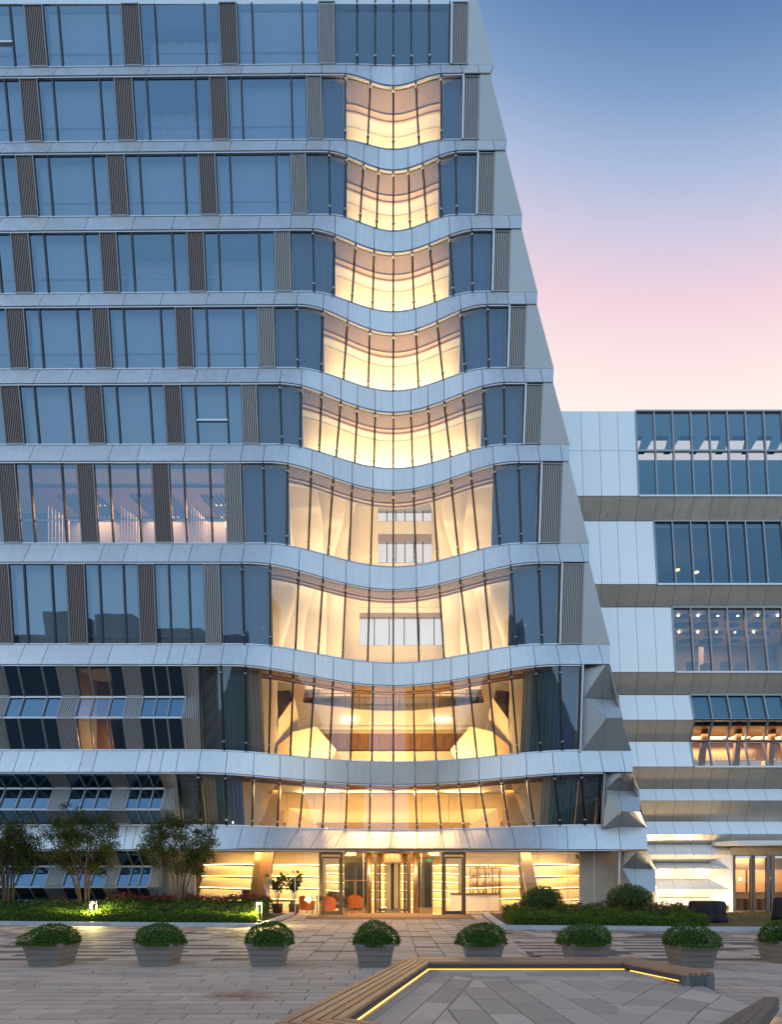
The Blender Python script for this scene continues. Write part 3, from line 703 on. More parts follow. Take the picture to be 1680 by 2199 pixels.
# gallery bridge across the atrium in storey I
d = 38.0
T(MB().box((UP(AX, 1500, d).x, 38.6, UP(0, 1567, d).z+0.1), (13, 1.4, 0.2)).build('gallery_floor', M['white_in']))
tp = [UP(x, 1512+14*math.cos((x-AX)/330*PI), d) for x in lin(630, 1060, 20)]; bp = [UP(x, 1567, d) for x in lin(630, 1060, 20)]
T(ruled(tp, bp, (0, .12, 0)).build('gallery_fascia', M['white_in']))
for k in range(14):
    a = UP(655+k*29, 1500, d+0.1); T(MB().box((a.x, a.y, a.z), (0.05, 0.05, 1.3)).build('railing_post', M['wood']))
for y_ in (1489, 1497):
    a, b = UP(640, y_, d+0.05), UP(1050, y_, d+0.05); T(MB().bar(a, b, 0.05, 0.05, side=(0, 0, 1)).build('railing_bar', M['wood']))
for k in range(14):
    a, b = UP(700+k*23, 1570, 39.0), UP(722+k*23, 1613, 39.0)
    T(MB().box(((a.x+b.x)/2, 39, (a.z+b.z)/2-0.2), (b.x-a.x, 0.1, a.z-b.z+0.5)).build('wood_panel', M['wood']))
far(640, 1050, 1613, 1650, 38.4, 'cream', 'gallery_parapet')
for x in (737, 745, 754, 763, 934, 944, 956, 966):
    a = UP(x, 1542, d-0.12); T(MB().lathe([(.045, -.05), (.05, 0), (.03, .03)], a, 8).build('spotlight', M['spot']))
for s in (-1, 1):
    mx_ = lambda x: x if s < 0 else 2*AX-x
    def pl(pts, mat, name='folded_panel'):
        q = [UP(mx_(x), y, dd) for x, y, dd in pts]; n = (q[1]-q[0]).cross(q[2]-q[0]).normalized(); n = n if n.y > 0 else -n
        T(MB().prism(q, n*0.08).build(name, M[mat]))
    # storey I
    pl([(625, 1452, 35.5), (660, 1458, 35.5), (650, 1506, 35.6), (627, 1512, 35.6)], 'fold_tan', 'folded_panel')
    pl([(598, 1545, 34.6), (632, 1498, 35.4), (655, 1600, 36), (596, 1640, 34.8)], 'cream')
    pl([(628, 1572, 34.9), (680, 1560, 35.2), (722, 1610, 35.4), (700, 1655, 35), (620, 1650, 34.9)], 'ribbon')
    pl([(597, 1600, 34.5), (628, 1575, 34.8), (622, 1650, 34.9), (590, 1650, 34.5)], 'fold_tan')
    # storey J
    pl([(514, 1660, 33.6), (590, 1672, 34.2), (560, 1735, 34.0), (514, 1700, 33.6)], 'ribbon')
    pl([(514, 1700, 33.6), (572, 1740, 34.0), (548, 1790, 33.9), (514, 1790, 33.6)], 'cream')
    pl([(595, 1675, 34.7), (606, 1690, 34.7), (592, 1790, 34.4), (552, 1790, 34.3)], 'fold_tan')
    pl([(592, 1740, 34.6), (612, 1740, 34.8), (605, 1790, 34.8), (590, 1790, 34.6)], 'fold_tan')
    pl([(622, 1735, 35.2), (690, 1738, 36.0), (678, 1770, 35.6), (618, 1755, 35.2)], 'ribbon')
    pl([(618, 1755, 35.2), (682, 1772, 35.6), (680, 1792, 35.6), (612, 1792, 35.2)], 'cream')
# storey J room
S = ST['J']; zc = S['head'].z-0.02
for k in range(12):
    x0 = 500+58*k; far(x0+0.4, x0+57.6, 1655, 1766, 38.2, 'cream', 'wall_panel', 0.08)
far(500, 1196, 1766.5, 1800, 38.0, 'ceil_slat', 'wall_base', 0.1)
T(MB().box((0.1, 37.0, zc+0.12), (17, 5.4, 0.08)).build('room_ceiling', M['white_in']))
for X in (-6, -2, 2, 6):
    area('room_lamp', (X, 35.2, zc-0.1), (0.25, 0, 0), 3.2, 1.4, 125, (1, .53, .15), tower).matrix_parent_inverse = TP
    area('cove_lamp', (X*0.8, S['sill'].at(X*0.8).y+0.55, S['sill'].z+0.03), (PI-0.6, 0, 0), 2.6, 0.2, 48, (1, .56, .18), tower).matrix_parent_inverse = TP
for X in (-5, -1.7, 1.7, 5):
    area('canopy_wash_lamp', (X*.9, 37.7, zc-.06), (-1.05, 0, 0), 2.4, 0.07, 320, (1, .60, .22), tower).matrix_parent_inverse = TP  # added lamps, tilted outward to throw a warm wash onto the canopy
# a lit guest room in storey I
S = ST['I']; X0, X1 = S['head'].X(160), S['head'].X(229)
R_ = [Line(y, y, 10, dd) for y, dd in S['rows']]
T(MB().box(((X0+X1)/2, 33.2, (R_[0].z+R_[3].z)/2), (X1-X0+0.8, 0.1, R_[0].z-R_[3].z)).build('room_wall', M['wood']))
for X in (X0-0.3, X1+0.3): T(MB().box((X, 32.3, (R_[0].z+R_[3].z)/2), (0.08, 2.2, R_[0].z-R_[3].z)).build('partition_wall', M['room_wall']))
point('bedside_lamp', (X1-0.5, 32.4, R_[3].z+0.9), 240, (1, .45, .16), 0.08, tower).matrix_parent_inverse = TP
T(MB().lathe([(.06, 0), (.10, .02), (.09, .22), (.06, .24)], (X1-0.45, 32.9, R_[3].z+0.75), 10).build('lamp_shade', emission('lamp_shade', (1, .75, .4), 8)))

# ------------------------------------------------------------------ LOBBY
lob = lambda x, y, d: UP(x, y, d)
HZ = ST['K']['head'].z
def lglass(x0, d0, x1, d1, z1=3.22, mat='glass_clear', nm='lobby_pane'):
    a = Vector(((x0-CX)/F*d0, d0, 0.03)); b = Vector(((x1-CX)/F*d1, d1, 0.03)); c = Vector((b.x, b.y, z1)); e = Vector((a.x, a.y, z1))
    return T(MB().face([a, b, c, e]).build(nm, M[mat]))
def post(x, d_, w_=0.09, dp=0.12, z1=3.25, mat='steel', nm='lobby_mullion'):
    X = (x-CX)/F*d_; return T(MB().box((X, d_, z1/2), (w_, dp, z1)).build(nm, M[mat]))
lx = [343, 405, 455, 519, 579, 634, 684]
for a, b in zip(lx, lx[1:]): lglass(a, 31.15, b, 31.15)
for x in lx[1:-1]: post(x, 31.15, 0.022, 0.03, 3.22, 'trim')
rx = [1003, 1049, 1099, 1156, 1220, 1276, 1330]
for a, b in zip(rx, rx[1:]): lglass(a, 31.15, b, 31.15)
for x in rx[1:-1]: post(x, 31.15, 0.022, 0.03, 3.22, 'trim')
for x in (1329.5,): post(x, 31.1, 0.10, 0.16, 3.25, 'trim')
# soffit and bronze fascia over the glass
Xs = lin(ST['K']['head'].X(346), ST['K']['head'].X(1338), 60)
T(MB().box(((Xs[0]+Xs[-1])/2, 32.4, HZ+0.03), (Xs[-1]-Xs[0], 3.7, 0.05)).build('entrance_soffit', M['bronze']))
for x0, x1 in ((343, 686), (1002, 1330)):
    a, b = (x0-CX)/F*31.15, (x1-CX)/F*31.15
    T(MB().box(((a+b)/2, 31.15, 3.27), (b-a, 0.12, 0.10)).build('head_rail', M['bronze']))
    T(MB().box(((a+b)/2, 31.15, 0.03), (b-a, 0.10, 0.06)).build('base_rail', M['steel']))
# glazed flanks of the recessed entrance, two swing doors and the revolving door
for s in (-1, 1):
    mx_ = lambda x: AX-2+s*abs(x-(AX-2)) if True else x
    fl = [(947, 31.15), (905, 32.2), (879, 33.0)]
    for (xa, da), (xb, db) in zip(fl, fl[1:]):
        lglass(mx_(xa), da, mx_(xb), db)
    post(mx_(905), 32.2, 0.02, 0.02, 3.22, 'trim')
    X = (mx_(893)-CX)/F*32.6
    T(MB().tube([(X, 32.6, 0), (X, 32.6, 3.25)], 0.13, 16).build('round_column', M['bronze'], smooth=True))
    post(mx_(879), 33.0, 0.16, 0.16, 3.25, 'door_bronze')
    # swing door with its frame
    xa, xb = mx_(949), mx_(1000); a, b = sorted(((xa-CX)/F*31.15, (xb-CX)/F*31.15))
    dr = T(MB().box((a+0.06, 31.1, 1.62), (0.13, 0.16, 3.24)).box((b-0.06, 31.1, 1.62), (0.13, 0.16, 3.24)).box(((a+b)/2, 31.1, 3.17), (b-a-0.26, 0.16, 0.16)).build('door_frame', M['door_bronze']))
    lf = MB().box((a+0.17, 31.08, 1.5), (0.07, 0.06, 2.96)).box((b-0.17, 31.08, 1.5), (0.07, 0.06, 2.96)).box(((a+b)/2, 31.08, 2.95), (b-a-0.42, 0.06, 0.08)).box(((a+b)/2, 31.08, 0.12), (b-a-0.42, 0.06, 0.18)).build('door_leaf', M['door_bronze'])
    lf.parent = dr
    gp = MB().face([(a+.2, 31.08, .2), (b-.2, 31.08, .2), (b-.2, 31.08, 2.92), (a+.2, 31.08, 2.92)]).build('door_pane', M['glass_clear']); gp.parent = dr
    hb = MB().tube([(b-.26 if s < 0 else a+.26, 30.98, .9), (b-.26 if s < 0 else a+.26, 30.98, 1.5)], 0.018, 8).build('door_handle', M['steel']); hb.parent = dr
Xc = (AX-2-CX)/F*33.6; dc = 33.9; Rr = 1.0
dm = T(MB().lathe([(Rr, 2.75), (Rr+0.02, 2.76), (Rr+0.02, 3.24), (Rr, 3.25)], (Xc, dc, 0), 32).build('revolving_door_drum', M['bronze'], smooth=False))
o = MB().lathe([(Rr-0.02, 0.0), (Rr-0.02, 0.03), (0.1, 0.035)], (Xc, dc, 0), 32).build('door_floor_ring', M['steel']); o.parent = dm
for k in range(4):
    a = PI/4+0.35+k*PI/2
    p = Vector((Xc+math.cos(a)*0.92, dc+math.sin(a)*0.92, 0.05)); q = Vector((Xc, dc, 0.05)); up_ = Vector((0, 0, 2.68))
    g_ = MB().face([q, p, p+up_, q+up_]).build('revolving_pane', M['glass_clear']); g_.parent = dm
    for r_ in (0.06, 0.90):
        t = Vector((Xc+math.cos(a)*r_, dc+math.sin(a)*r_, 0.05)); f_ = MB().bar(t, t+up_, 0.06, 0.05).build('revolving_stile', M['fin']); f_.parent = dm
    f_ = MB().bar(q+Vector((0, 0, .08)), p+Vector((0, 0, .08)), 0.14, 0.05, side=(0, 0, 1)).build('revolving_rail', M['steel']); f_.parent = dm
for a0, a1 in ((2.35, 3.95), (-0.8, 0.8)):
    tp = [Vector((Xc+math.cos(a)*Rr, dc+math.sin(a)*Rr, 2.75)) for a in lin(a0, a1, 10)]; bp = [Vector((p.x, p.y, 0.02)) for p in tp]
    g_ = sheet(tp, bp).build('drum_pane', M['glass_clear'], smooth=True); g_.parent = dm
for a in (2.35, 3.95, -0.8, 0.8):
    t = Vector((Xc+math.cos(a)*Rr, dc+math.sin(a)*Rr, 0)); f_ = MB().tube([t, t+Vector((0, 0, 2.75))], 0.05, 8).build('drum_post', M['fin']); f_.parent = dm
# lobby room
M['marble_floor'] = principled('marble_floor', (0.34, 0.25, 0.17), 0.12, noise=0.15, scale=1.2)
M['marble_wall'] = principled('marble_wall', (0.52, 0.44, 0.36), 0.35, noise=0.16, scale=1.6, rand=0.03)
M['wave'] = principled('wave_panel', (0.78, 0.69, 0.55), 0.6)
XA, XB = ST['K']['head'].X(345), ST['K']['head'].X(1335)
T(MB().box(((XA+XB)/2, 36.1, 0.005), (XB-XA, 9.8, 0.02)).build('lobby_floor', M['marble_floor']))
T(MB().box(((XA+XB)/2, 37.6, HZ+0.04), (XB-XA, 6.7, 0.05)).build('lobby_ceiling', M['white_in']))
def wave_wall(x0t, x0b, x1t, x1b, d_, mir=False, rows_=5):
    """leaning panel of stacked wavy boards with light slots between them"""
    mxx = (lambda x: 2*AX-x) if mir else (lambda x: x)
    zt = HZ-0.05
    for r in range(rows_):
        t0, t1 = r/rows_, (r+1)/rows_
        tp, bp = [], []
        for k in range(13):
            u = k/12; xt = x0t+(x1t-x0t)*u; xb_ = x0b+(x1b-x0b)*u
            za, zb_ = zt*(1-t0)-0.05, zt*(1-t1)+0.04
            wv = 0.045*math.sin(u*2.6+r*.8)
            xa_ = mxx(xt+(xb_-xt)*t0); xe = mxx(xt+(xb_-xt)*t1)
            tp.append(Vector(((xa_-CX)/F*d_, d_+0.34, za+wv))); bp.append(Vector(((xe-CX)/F*d_, d_, zb_+wv)))
        if mir: tp.reverse(); bp.reverse()
        pn = T(ruled(tp, bp, (0, .05, 0)).build('wave_board', M['wave'], smooth=False))
        lo_ = [p+Vector((0, .10, -.02)) for p in bp]
        s_ = ruled([p+Vector((0, 0, .05)) for p in lo_], lo_, (0, .02, 0)).build('led_strip', M['led']); s_.parent = pn
for args in ((440, 420, 552, 540, 34.6), (584, 572, 690, 690, 35.4)):
    wave_wall(*args)
wave_wall(450, 412, 552, 548, 34.6, True)
wave_wall(575, 570, 690, 690, 36.4, True)
M['night'] = principled('dark_pane', (0.03, 0.035, 0.03), 0.15, noise=0.5, scale=3)
for x0, x1, d_ in ((700, 738, 40.2), (792, 830, 40.4), (862, 890, 40.4), (930, 985, 40.2)): wave_wall(x0, x0, x1, x1, d_, False, 6)
for x0, x1, d_ in ((740, 764, 40.3), (766, 790, 40.3), (892, 909, 40.4), (911, 928, 40.3)):
    a, b = (x0-CX)/F*d_, (x1-CX)/F*d_
    T(MB().box(((a+b)/2, d_, 1.5), (b-a, .06, 3.0)).build('garden_window', M['night']))
# display shelving beside the desk
for k in range(5):
    a = (1010+k*16-CX)/F*36.2
    T(MB().box((a, 36.2, 1.3), (.05, .35, 2.6)).build('shelf_upright', M['bronze']))
for k in range(5):
    a, b = (1010-CX)/F*36.2, (1074-CX)/F*36.2
    T(MB().box(((a+b)/2, 36.2, .5+k*.5), (b-a-.06, .34, .04)).build('shelf_board', M['wood']))
    for j in range(9):
        if (j*7+k*5) % 4: T(MB().lathe([(.04, 0), (.06, .05), (.05, .14), (.02, .2), (.02, .24)], (a+.18+j*.19, 36.1, .52+k*.5), 8).build('shelf_vessel', M[('bronze', 'white_in', 'leather')[(j+k) % 3]] if 'leather' in M else M['bronze']))
# marble ends and leaning columns
for k in range(2):
    a, b = (344+k*38-CX)/F*31.9, (382+k*38-CX)/F*31.9
    T(MB().box(((a+b)/2, 31.9, HZ/2), (b-a-0.01, 0.12, HZ)).build('marble_slab', M['marble_wall']))
for k in range(3):
    a, b = (1244+k*30-CX)/F*32.0, (1274+k*30-CX)/F*32.0
    T(MB().box(((a+b)/2, 32.0, HZ/2), (b-a-0.01, 0.12, HZ)).build('marble_slab', M['marble_wall']))
def lean(x0t, x1t, x0b, x1b, d_, mat):
    q = [((x-CX)/F*d_, d_, z) for x, z in ((x0b, 0.0), (x1b, 0.0), (x1t, HZ), (x0t, HZ))]
    T(MB().prism(q, (0, .5, 0)).build('leaning_column', M[mat]))
lean(562, 588, 545, 566, 33.6, 'wood'); lean(548, 562, 532, 545, 33.7, 'bronze')
lean(1118, 1140, 1140, 1165, 34.0, 'bronze')
area('lobby_lamp', (-6.3, 33.3, HZ-0.12), (0.35, 0, 0), 5.5, 1.2, 340, (1, .60, .21), tower).matrix_parent_inverse = TP
area('lobby_lamp', (6.8, 33.3, HZ-0.12), (0.35, 0, 0), 5.5, 1.2, 340, (1, .60, .21), tower).matrix_parent_inverse = TP
area('lobby_lamp', (0.2, 37.0, HZ-0.12), (0, 0, 0), 8.0, 4.0, 520, (1, .57, .20), tower).matrix_parent_inverse = TP
area('entrance_lamp', (0.2, 31.6, HZ-0.05), (0, 0, 0), 6.5, 0.6, 700, (1, .57, .22), tower).matrix_parent_inverse = TP
# exit sign, pictogram panel in green
ex = T(MB().box((UP(921, 1840, 34.5).x, 34.5, 2.95), (0.22, 0.03, 0.09)).build('exit_sign', emission('exit_green', (0.05, 0.7, 0.2), 1.0)))
# ================================================================== ANNEX BUILDING
annex = empty('annex_building', (18, 33, 0))
tag(annex, 'lower silver annex with zigzag metal bands and strip windows beside the tower', 'building')
AP = Matrix.Translation((18, 33, 0)).inverted()
def A(o): o.parent = annex; o.matrix_parent_inverse = AP; return o
prof = []
for st in ORD:
    S = ST[st]; prof.append((S['head'].z, Xsil(st, 0)))
    if S['sill']: prof.append((S['sill'].z, Xsil(st, 1)))
for x, y, d in ((1331, 1501, 30.95), (1335, 1542, 30.3), (1374, 1697, 31.0), (1376, 1742, 30.3), (1407.6, 1865, 31.2), (1409.4, 1913.5, 30.55), (1424, 1959, 31.9)):
    p = UP(x, y, d); prof.append((p.z, p.x))
prof.append((-0.5, 14.6)); prof.sort()
def Xtower(z):
    for (z0, a), (z1, b) in zip(prof, prof[1:]):
        if z0 <= z <= z1: return a+(b-a)*(z-z0)/max(1e-6, z1-z0)+0.03
    return prof[-1][1]
DP, DR = 32.4, 32.85
GX = lambda k: 13.27+0.99*k
KMAX = 11
rows = [('P', 883, 1065), ('S', 1065.5, 1118.5), ('P', 1119, 1254.5), ('S', 1255, 1303.5), ('P', 1304, 1443), ('S', 1443.5, 1491.5), ('P', 1492, 1545.5), ('S', 1546, 1591.5),
        ('P', 1592, 1646), ('S', 1646.5, 1692.5), ('P', 1693, 1718.5), ('S', 1719, 1762.5), ('P', 1763, 1790.5), ('S', 1791, 1812), ('P', 1812.5, 1834), ('S', 1834.5, 1851),
        ('P', 1851.5, 1865.5), ('S', 1866, 1888), ('P', 1888.5, 1909.5), ('S', 1910, 1926), ('P', 1926.5, 1942)]
glassfrom = {0: 0, 2: 1, 4: 2, 6: 3, 7: 3, 8: 3}
XE = 18.15
def zat(y, d): return EYE+(HY-y)*d/F
def apanel(q, mat, name):
    q = [Vector(p) for p in q]; n = (q[1]-q[0]).cross(q[2]-q[0]).normalized()
    if n.y > 0: n = -n; q = q[::-1]
    return A(MB().prism(q, -n*0.05).build(name, M[mat]))
g = 0.009
for ri, (ty, y0, y1) in enumerate(rows):
    d0, d1 = (DR, DP) if ty == 'P' else (DP, DR)
    z0, z1 = zat(y0, d0), zat(y1, d1)
    low = ri >= 15
    xl0, xl1 = Xtower(z0), Xtower(z1)
    ks = [k for k in range(-12, KMAX+1) if GX(k) > max(xl0, xl1)+0.12]
    edges = [None]+ks
    if low: edges = [e for e in edges if e is None or e <= 4]
    if ri == 14: edges = [e for e in edges if e is None or e <= 5]
    gf = glassfrom.get(ri)
    for a, b in zip(edges, edges[1:]):
        isg = gf is not None and a is not None and a >= gf
        xa0, xa1 = (xl0, xl1) if a is None else (GX(a), GX(a)); xb = GX(b)
        if isg:
            A(MB().face([(xa1, d1+.06, z1), (xb, d1+.06, z1), (xb, d0+.06, z0), (xa0, d0+.06, z0)]).build('annex_pane', M['glass_annex'] if ri not in (7, 8) else M['glass_clear']))
            A(MB().bar((xa0, d0+.03, z0), (xa1, d1+.03, z1), 0.07, 0.14).build('annex_mullion', M['frame_grey']))
        else:
            cuts = [(0, 1)] if ri else [(0, 0.472), (0.472, 1)]
            for c0, c1 in cuts:
                L_ = lambda u, v, t: u+(v-u)*t
                q = [(L_(xa0, xa1, c1)+g, L_(d0, d1, c1), L_(z0, z1, c1)+g), (xb-g, L_(d0, d1, c1), L_(z0, z1, c1)+g), (xb-g, L_(d0, d1, c0), L_(z0, z1, c0)-g), (L_(xa0, xa1, c0)+g, L_(d0, d1, c0), L_(z0, z1, c0)-g)]
                apanel(q, 'annex' if ty == 'P' else 'annex_soffit_warmlit', 'wall_panel' if ty == 'P' else 'soffit_panel')
    # dark backing
    xr = GX(edges[-1]) if gf is None else GX(gf)
    A(MB().prism([(xl1+.02, d1+.055, z1-.004), (xr, d1+.055, z1-.004), (xr, d0+.055, z0+.004), (xl0+.02, d0+.055, z0+.004)], (0, .05, 0)).build('wall_backing', M['joint']))
    if gf is not None:
        a = GX(gf); b = GX(KMAX)
        for z, d in ((z0, d0), (z1, d1)):
            A(MB().box(((a+b)/2, d+.03, z), (b-a, 0.15, 0.09)).build('annex_rail', M['frame_grey'] if z == z0 else M['trim']))
        if ri == 0:
            t = .472; z = z0+(z1-z0)*t; d = d0+(d1-d0)*t
            A(MB().box(((a+b)/2, d+.02, z), (b-a, 0.12, 0.10)).build('annex_rail', M['frame_grey']))
    if low and ty == 'P':
        X4 = GX(4)
        apanel([(X4+g, d0, z0), (XE, d1, z1), (X4+g, d1, z1)], 'annex', 'wall_panel')
    if low and ty == 'S':
        X4 = GX(4)
        apanel([(X4+g, d0, z0), (XE, d0, z0), (X4+g, d1, z1)], 'annex_soffit_warmlit', 'soffit_panel')
        zn = zat(rows[ri+1][2], DP)
        apanel([(XE, DP+.002, z0-.01), (XE, DP+.002, zn+.01), (X4+.02, DR, z1)], 'annex', 'end_facet')
# dark base course
zb = zat(1942.5, DP)
for k in range(0, 6):
    a, b = max(GX(k-1), 14.65), min(GX(k), XE)
    if b > a: apanel([(a+g, 32.72, 0), (b-g, 32.72, 0), (b-g, 32.42, zb), (a+g, 32.42, zb)], 'joint', 'base_panel')
A(MB().box((XE+.06, 32.42, zat(1836, 32.4)/2), (0.11, 0.2, zat(1836, 32.4))).build('door_pilaster', M['annex']))
# roof slab, floors, side and rear
A(MB().box((16.6, 37.5, zat(1119, DR)-0.15), (15, 9.0, 0.3)).build('floor_slab', M['core']))
for y in (1278, 1465, 1570, 1668, 1800):
    z = zat(y, 32.6); x0 = Xtower(z)+0.1
    if y == 1570: continue
    A(MB().box(((x0+GX(KMAX))/2, 37.4, z), (GX(KMAX)-x0, 8.6, zat(y-20, 32.6)-zat(y+20, 32.6))).build('floor_slab', M['white_in']))
A(MB().box((GX(KMAX)+.1, 37.3, 11), (0.2, 9.6, 22)).build('end_wall', M['annex']))
A(MB().box((18.5, 41.9, 11), (12, 0.2, 22)).build('rear_wall', M['core']))
# roof terrace behind the glass screen of the top storey
def aband(x0, x1, y0, y1, d, mat, name, th=0.2):
    a, b = UP(x0, y1, d), UP(x1, y0, d); return A(MB().box(((a.x+b.x)/2, d+th/2, (a.z+b.z)/2), (b.x-a.x, th, b.z-a.z)).build(name, M[mat]))
M['teal_dark'] = principled('terrace_teal', (0.12, 0.19, 0.22), 0.7)
aband(1290, 1850, 886, 936, 36.0, 'teal_dark', 'terrace_beam', 0.4)
aband(1290, 1850, 988, 1075, 36.0, 'teal_dark', 'terrace_wall', 0.3)
A(MB().box((18.5, 34.6, zat(1062, 32.6)), (11.5, 3.2, 0.1)).build('terrace_floor', M['teal_dark']))
for k in range(7):
    x = 1372+k*56
    q = [UP(x, 971, 35.8), UP(x+14, 971, 35.8), UP(x+36, 934, 35.8), UP(x+10, 934, 35.8)]
    A(MB().prism(q, (0, .2, 0)).build('terrace_bracket', M['teal_dark']))
# rooms
A(MB().box((18.5, 37.8, zat(1190, 33)), (11, .1, 4)).build('room_wall', M['teal_dark']))
for x, y in ((1373, 1219), (1360+33, 1232), (1455, 1224), (1496, 1229), (1530, 1163), (1480, 1158), (1452, 1164)):
    p = UP(x, y, 35.5); A(MB().lathe([(.02, -.03), (.14, -.02), (.14, .02), (.02, .03)], p, 12).build('ceiling_lamp', M['led_soft']))
for x, n in ((1508, 9), (1549, 5)):
    ch = A(MB().lathe([(.03, 0), (.16, .03), (.03, .06)], UP(x, 1236, 35.0), 10).build('chandelier', M['bronze']))
    for k in range(n*3):
        p = UP(x, 1232, 35)+Vector((random.uniform(-.24, .24), random.uniform(-.2, .2), random.uniform(-.22, .2)))
        o = MB().lathe([(.008, -.02), (.03, 0), (.008, .02)], p, 6).build('chandelier_bulb', M['led']); o.parent = ch; o.matrix_parent_inverse = AP
# storey with the dark ceiling discs
zc = zat(1324, 33)
A(MB().box((19.5, 35.6, zc+.36), (9, 5.2, .06)).build('room_ceiling', M['fold_tan']))
for i in range(5):
    for j in range(4):
        p = (16.3+i*1.45+0.4*(j % 2), 33.7+j*1.15, zc+.31)
        A(MB().lathe([(.30+.12*((i+j) % 3), 0), (.31+.12*((i+j) % 3), -.02), (.3+.12*((i+j) % 3), -.04)], p, 18, wob=lambda a, _: 1+.25*math.cos(2*a)).build('ceiling_disc', M['room_dark']))
for i in range(6):
    for j in range(2):
        A(MB().lathe([(.03, -.03), (.05, 0), (.03, .02)], (15.9+i*1.1, 33.5+j*2.2, zc+.27), 8).build('ceiling_spot', M['spot']))
A(MB().box((19.5, 38.0, zc-1.5), (9, .1, 4.2)).build('room_wall', M['room_wall']))
o = aband(1502, 1512, 1389, 1440, 36.5, 'white_in', 'room_door', .1)
area('room_lamp', (19.3, 35.2, zc+0.22), (0, 0, 0), 6, 3, 190, (1, .50, .27), annex).matrix_parent_inverse = AP
for k in range(6):
    p = Vector((16.9+k*.95, 34.0+.3*(k % 2), zat(1440, 33)))
    c = A(MB().lathe([(.03, 0), (.03, .32), (.24, .40), (.30, .55), (.32, .78), (.29, .78), (.22, .5), (.02, .46)], p, 12).build('lounge_chair', M['room_wall']))
# teal blinds, then the warm restaurant storey
A(MB().prism([(GX(3), 33.05, zat(1493, 33)), (GX(KMAX), 33.05, zat(1493, 33)), (GX(KMAX), 32.75, zat(1544, 32.6)), (GX(3), 32.75, zat(1544, 32.6))], (0, .02, 0)).build('roller_blind', M['teal_dark']))
zr = zat(1660, 32.6)+.2
A(MB().box((20.3, 37.2, zr+1.5), (7.4, .1, 4.5)).build('room_wall', M['bronze']))
A(MB().box((20.3, 35.2, zat(1548, 32.6)-.05), (7.6, 3.8, .08)).build('room_ceiling', M['wood']))
for k in range(4):
    X = 17.0+k*1.9
    A(MB().prism([(X, 33.4, zr), (X+.3, 33.4, zr), (X+1.0, 34.2, zr+3.2), (X+.72, 34.2, zr+3.2)], (0, .25, 0)).build('leaning_post', M['wood']))
for k in range(5):
    A(MB().box((17.3+k*1.3, 34.6, zat(1570, 33.5)-.1), (1.0, .5, .05)).build('ceiling_panel_lamp', M['led_soft']))
    A(MB().box((17.2+k*1.4, 33.9, zr+.35), (1.2, .5, .7)).build('buffet_counter', M['white_in']))
    for j in range(4):
        A(MB().lathe([(.03, 0), (.035, .08), (.012, .12), (.012, .18)], (16.8+k*1.4+j*.24, 33.85, zr+.7), 8).build('counter_bottle', M['steel']))
area('room_lamp', (20.0, 35.0, zr+2.25), (0, 0, 0), 6, 2.4, 520, (1, .60, .30), annex).matrix_parent_inverse = AP
# entrance of the annex: header, canopy, doors, the room behind
zh = zat(1835, 32.4)
for k in range(5, KMAX):
    apanel([(GX(k)+g, 32.45, zh), (GX(k+1)-g, 32.45, zh), (GX(k+1)-g, 32.75, zat(1812, 32.7)), (GX(k)+g, 32.75, zat(1812, 32.7))], 'annex_soffit_warmlit', 'header_panel')
cz = 3.62
q = [(17.35, 32.8, cz), (18.0, 31.35, cz), (25, 31.35, cz), (25, 32.8, cz)]
A(MB().prism(q, (0, 0, .22)).build('door_canopy', M['annex']))
def apost(x, w_, mat='steel_dark', d=32.5, z1=None):
    X = (x-CX)/F*d; z1 = z1 or zh; return A(MB().box((X, d, z1/2), (w_*d/F, .14, z1)).build('door_post', M[mat]))
for x, w_ in ((1577, 4), (1613, 4), (1619, 4), (1649, 8), (1659, 8), (1689, 6), (1720, 8), (1760, 8)): apost(x, w_)
for x0, x1 in ((1579, 1611), (1621, 1645), (1663, 1686), (1692, 1716), (1724, 1756)):
    a, b = (x0-CX)/F*32.5, (x1-CX)/F*32.5
    A(MB().face([(a, 32.5, .05), (b, 32.5, .05), (b, 32.5, zh-.1), (a, 32.5, zh-.1)]).build('door_pane', M['glass_clear']))
    A(MB().box(((a+b)/2, 32.5, .09), (b-a, .08, .16)).build('door_kickplate', M['steel']))
    A(MB().box(((a+b)/2, 32.5, zh-.12), (b-a, .1, .12)).build('door_rail', M['steel']))
A(MB().box((21.5, 35.5, zh/2), (7.4, .1, zh)).build('room_wall', M['bronze']))
A(MB().box((18.15, 34.0, zh/2), (.1, 2.9, zh)).build('partition_wall', M['wood']))
A(MB().box((21.5, 34, -.0), (7.4, 3, .02)).build('room_floor', M['wood']))
A(MB().box((21.5, 34, zh+.02), (7.4, 3, .05)).build('room_ceiling', M['room_dark']))
M['lounge_wall'] = principled('lounge_wall', (0.50, 0.33, 0.18), 0.8, noise=0.1, scale=5, bump=0.6, bscale=7)
for k in range(4): A(MB().box((18.9+k*1.25, 35.38, 1.75), (1.1, .05, 1.3)).build('wall_relief', M['lounge_wall']))
for k in range(5):
    A(MB().box((18.8+k*.8, 34.4, .36), (.55, .55, .72)).box((18.8+k*.8, 34.4, .75), (.75, .7, .05)).build('lounge_table', M['wood']))
A(MB().lathe([(.03, -.06), (.09, 0), (.03, .06)], UP(1590, 1887, 34.2), 12).build('globe_lamp', M['spot']))
point('lounge_lamp', tuple(UP(1593, 1885, 33.9)), 10, (1, .7, .4), .08, annex).matrix_parent_inverse = AP
area('lounge_light', (20.5, 34.2, zh-.1), (0.3, 0, 0), 4, .6, 200, (1, .62, .3), annex).matrix_parent_inverse = AP
# warm flood lamps in the lawn that light the folded base
FL = []
for x in (15.3, 16.3, 17.4): FL.append(x)
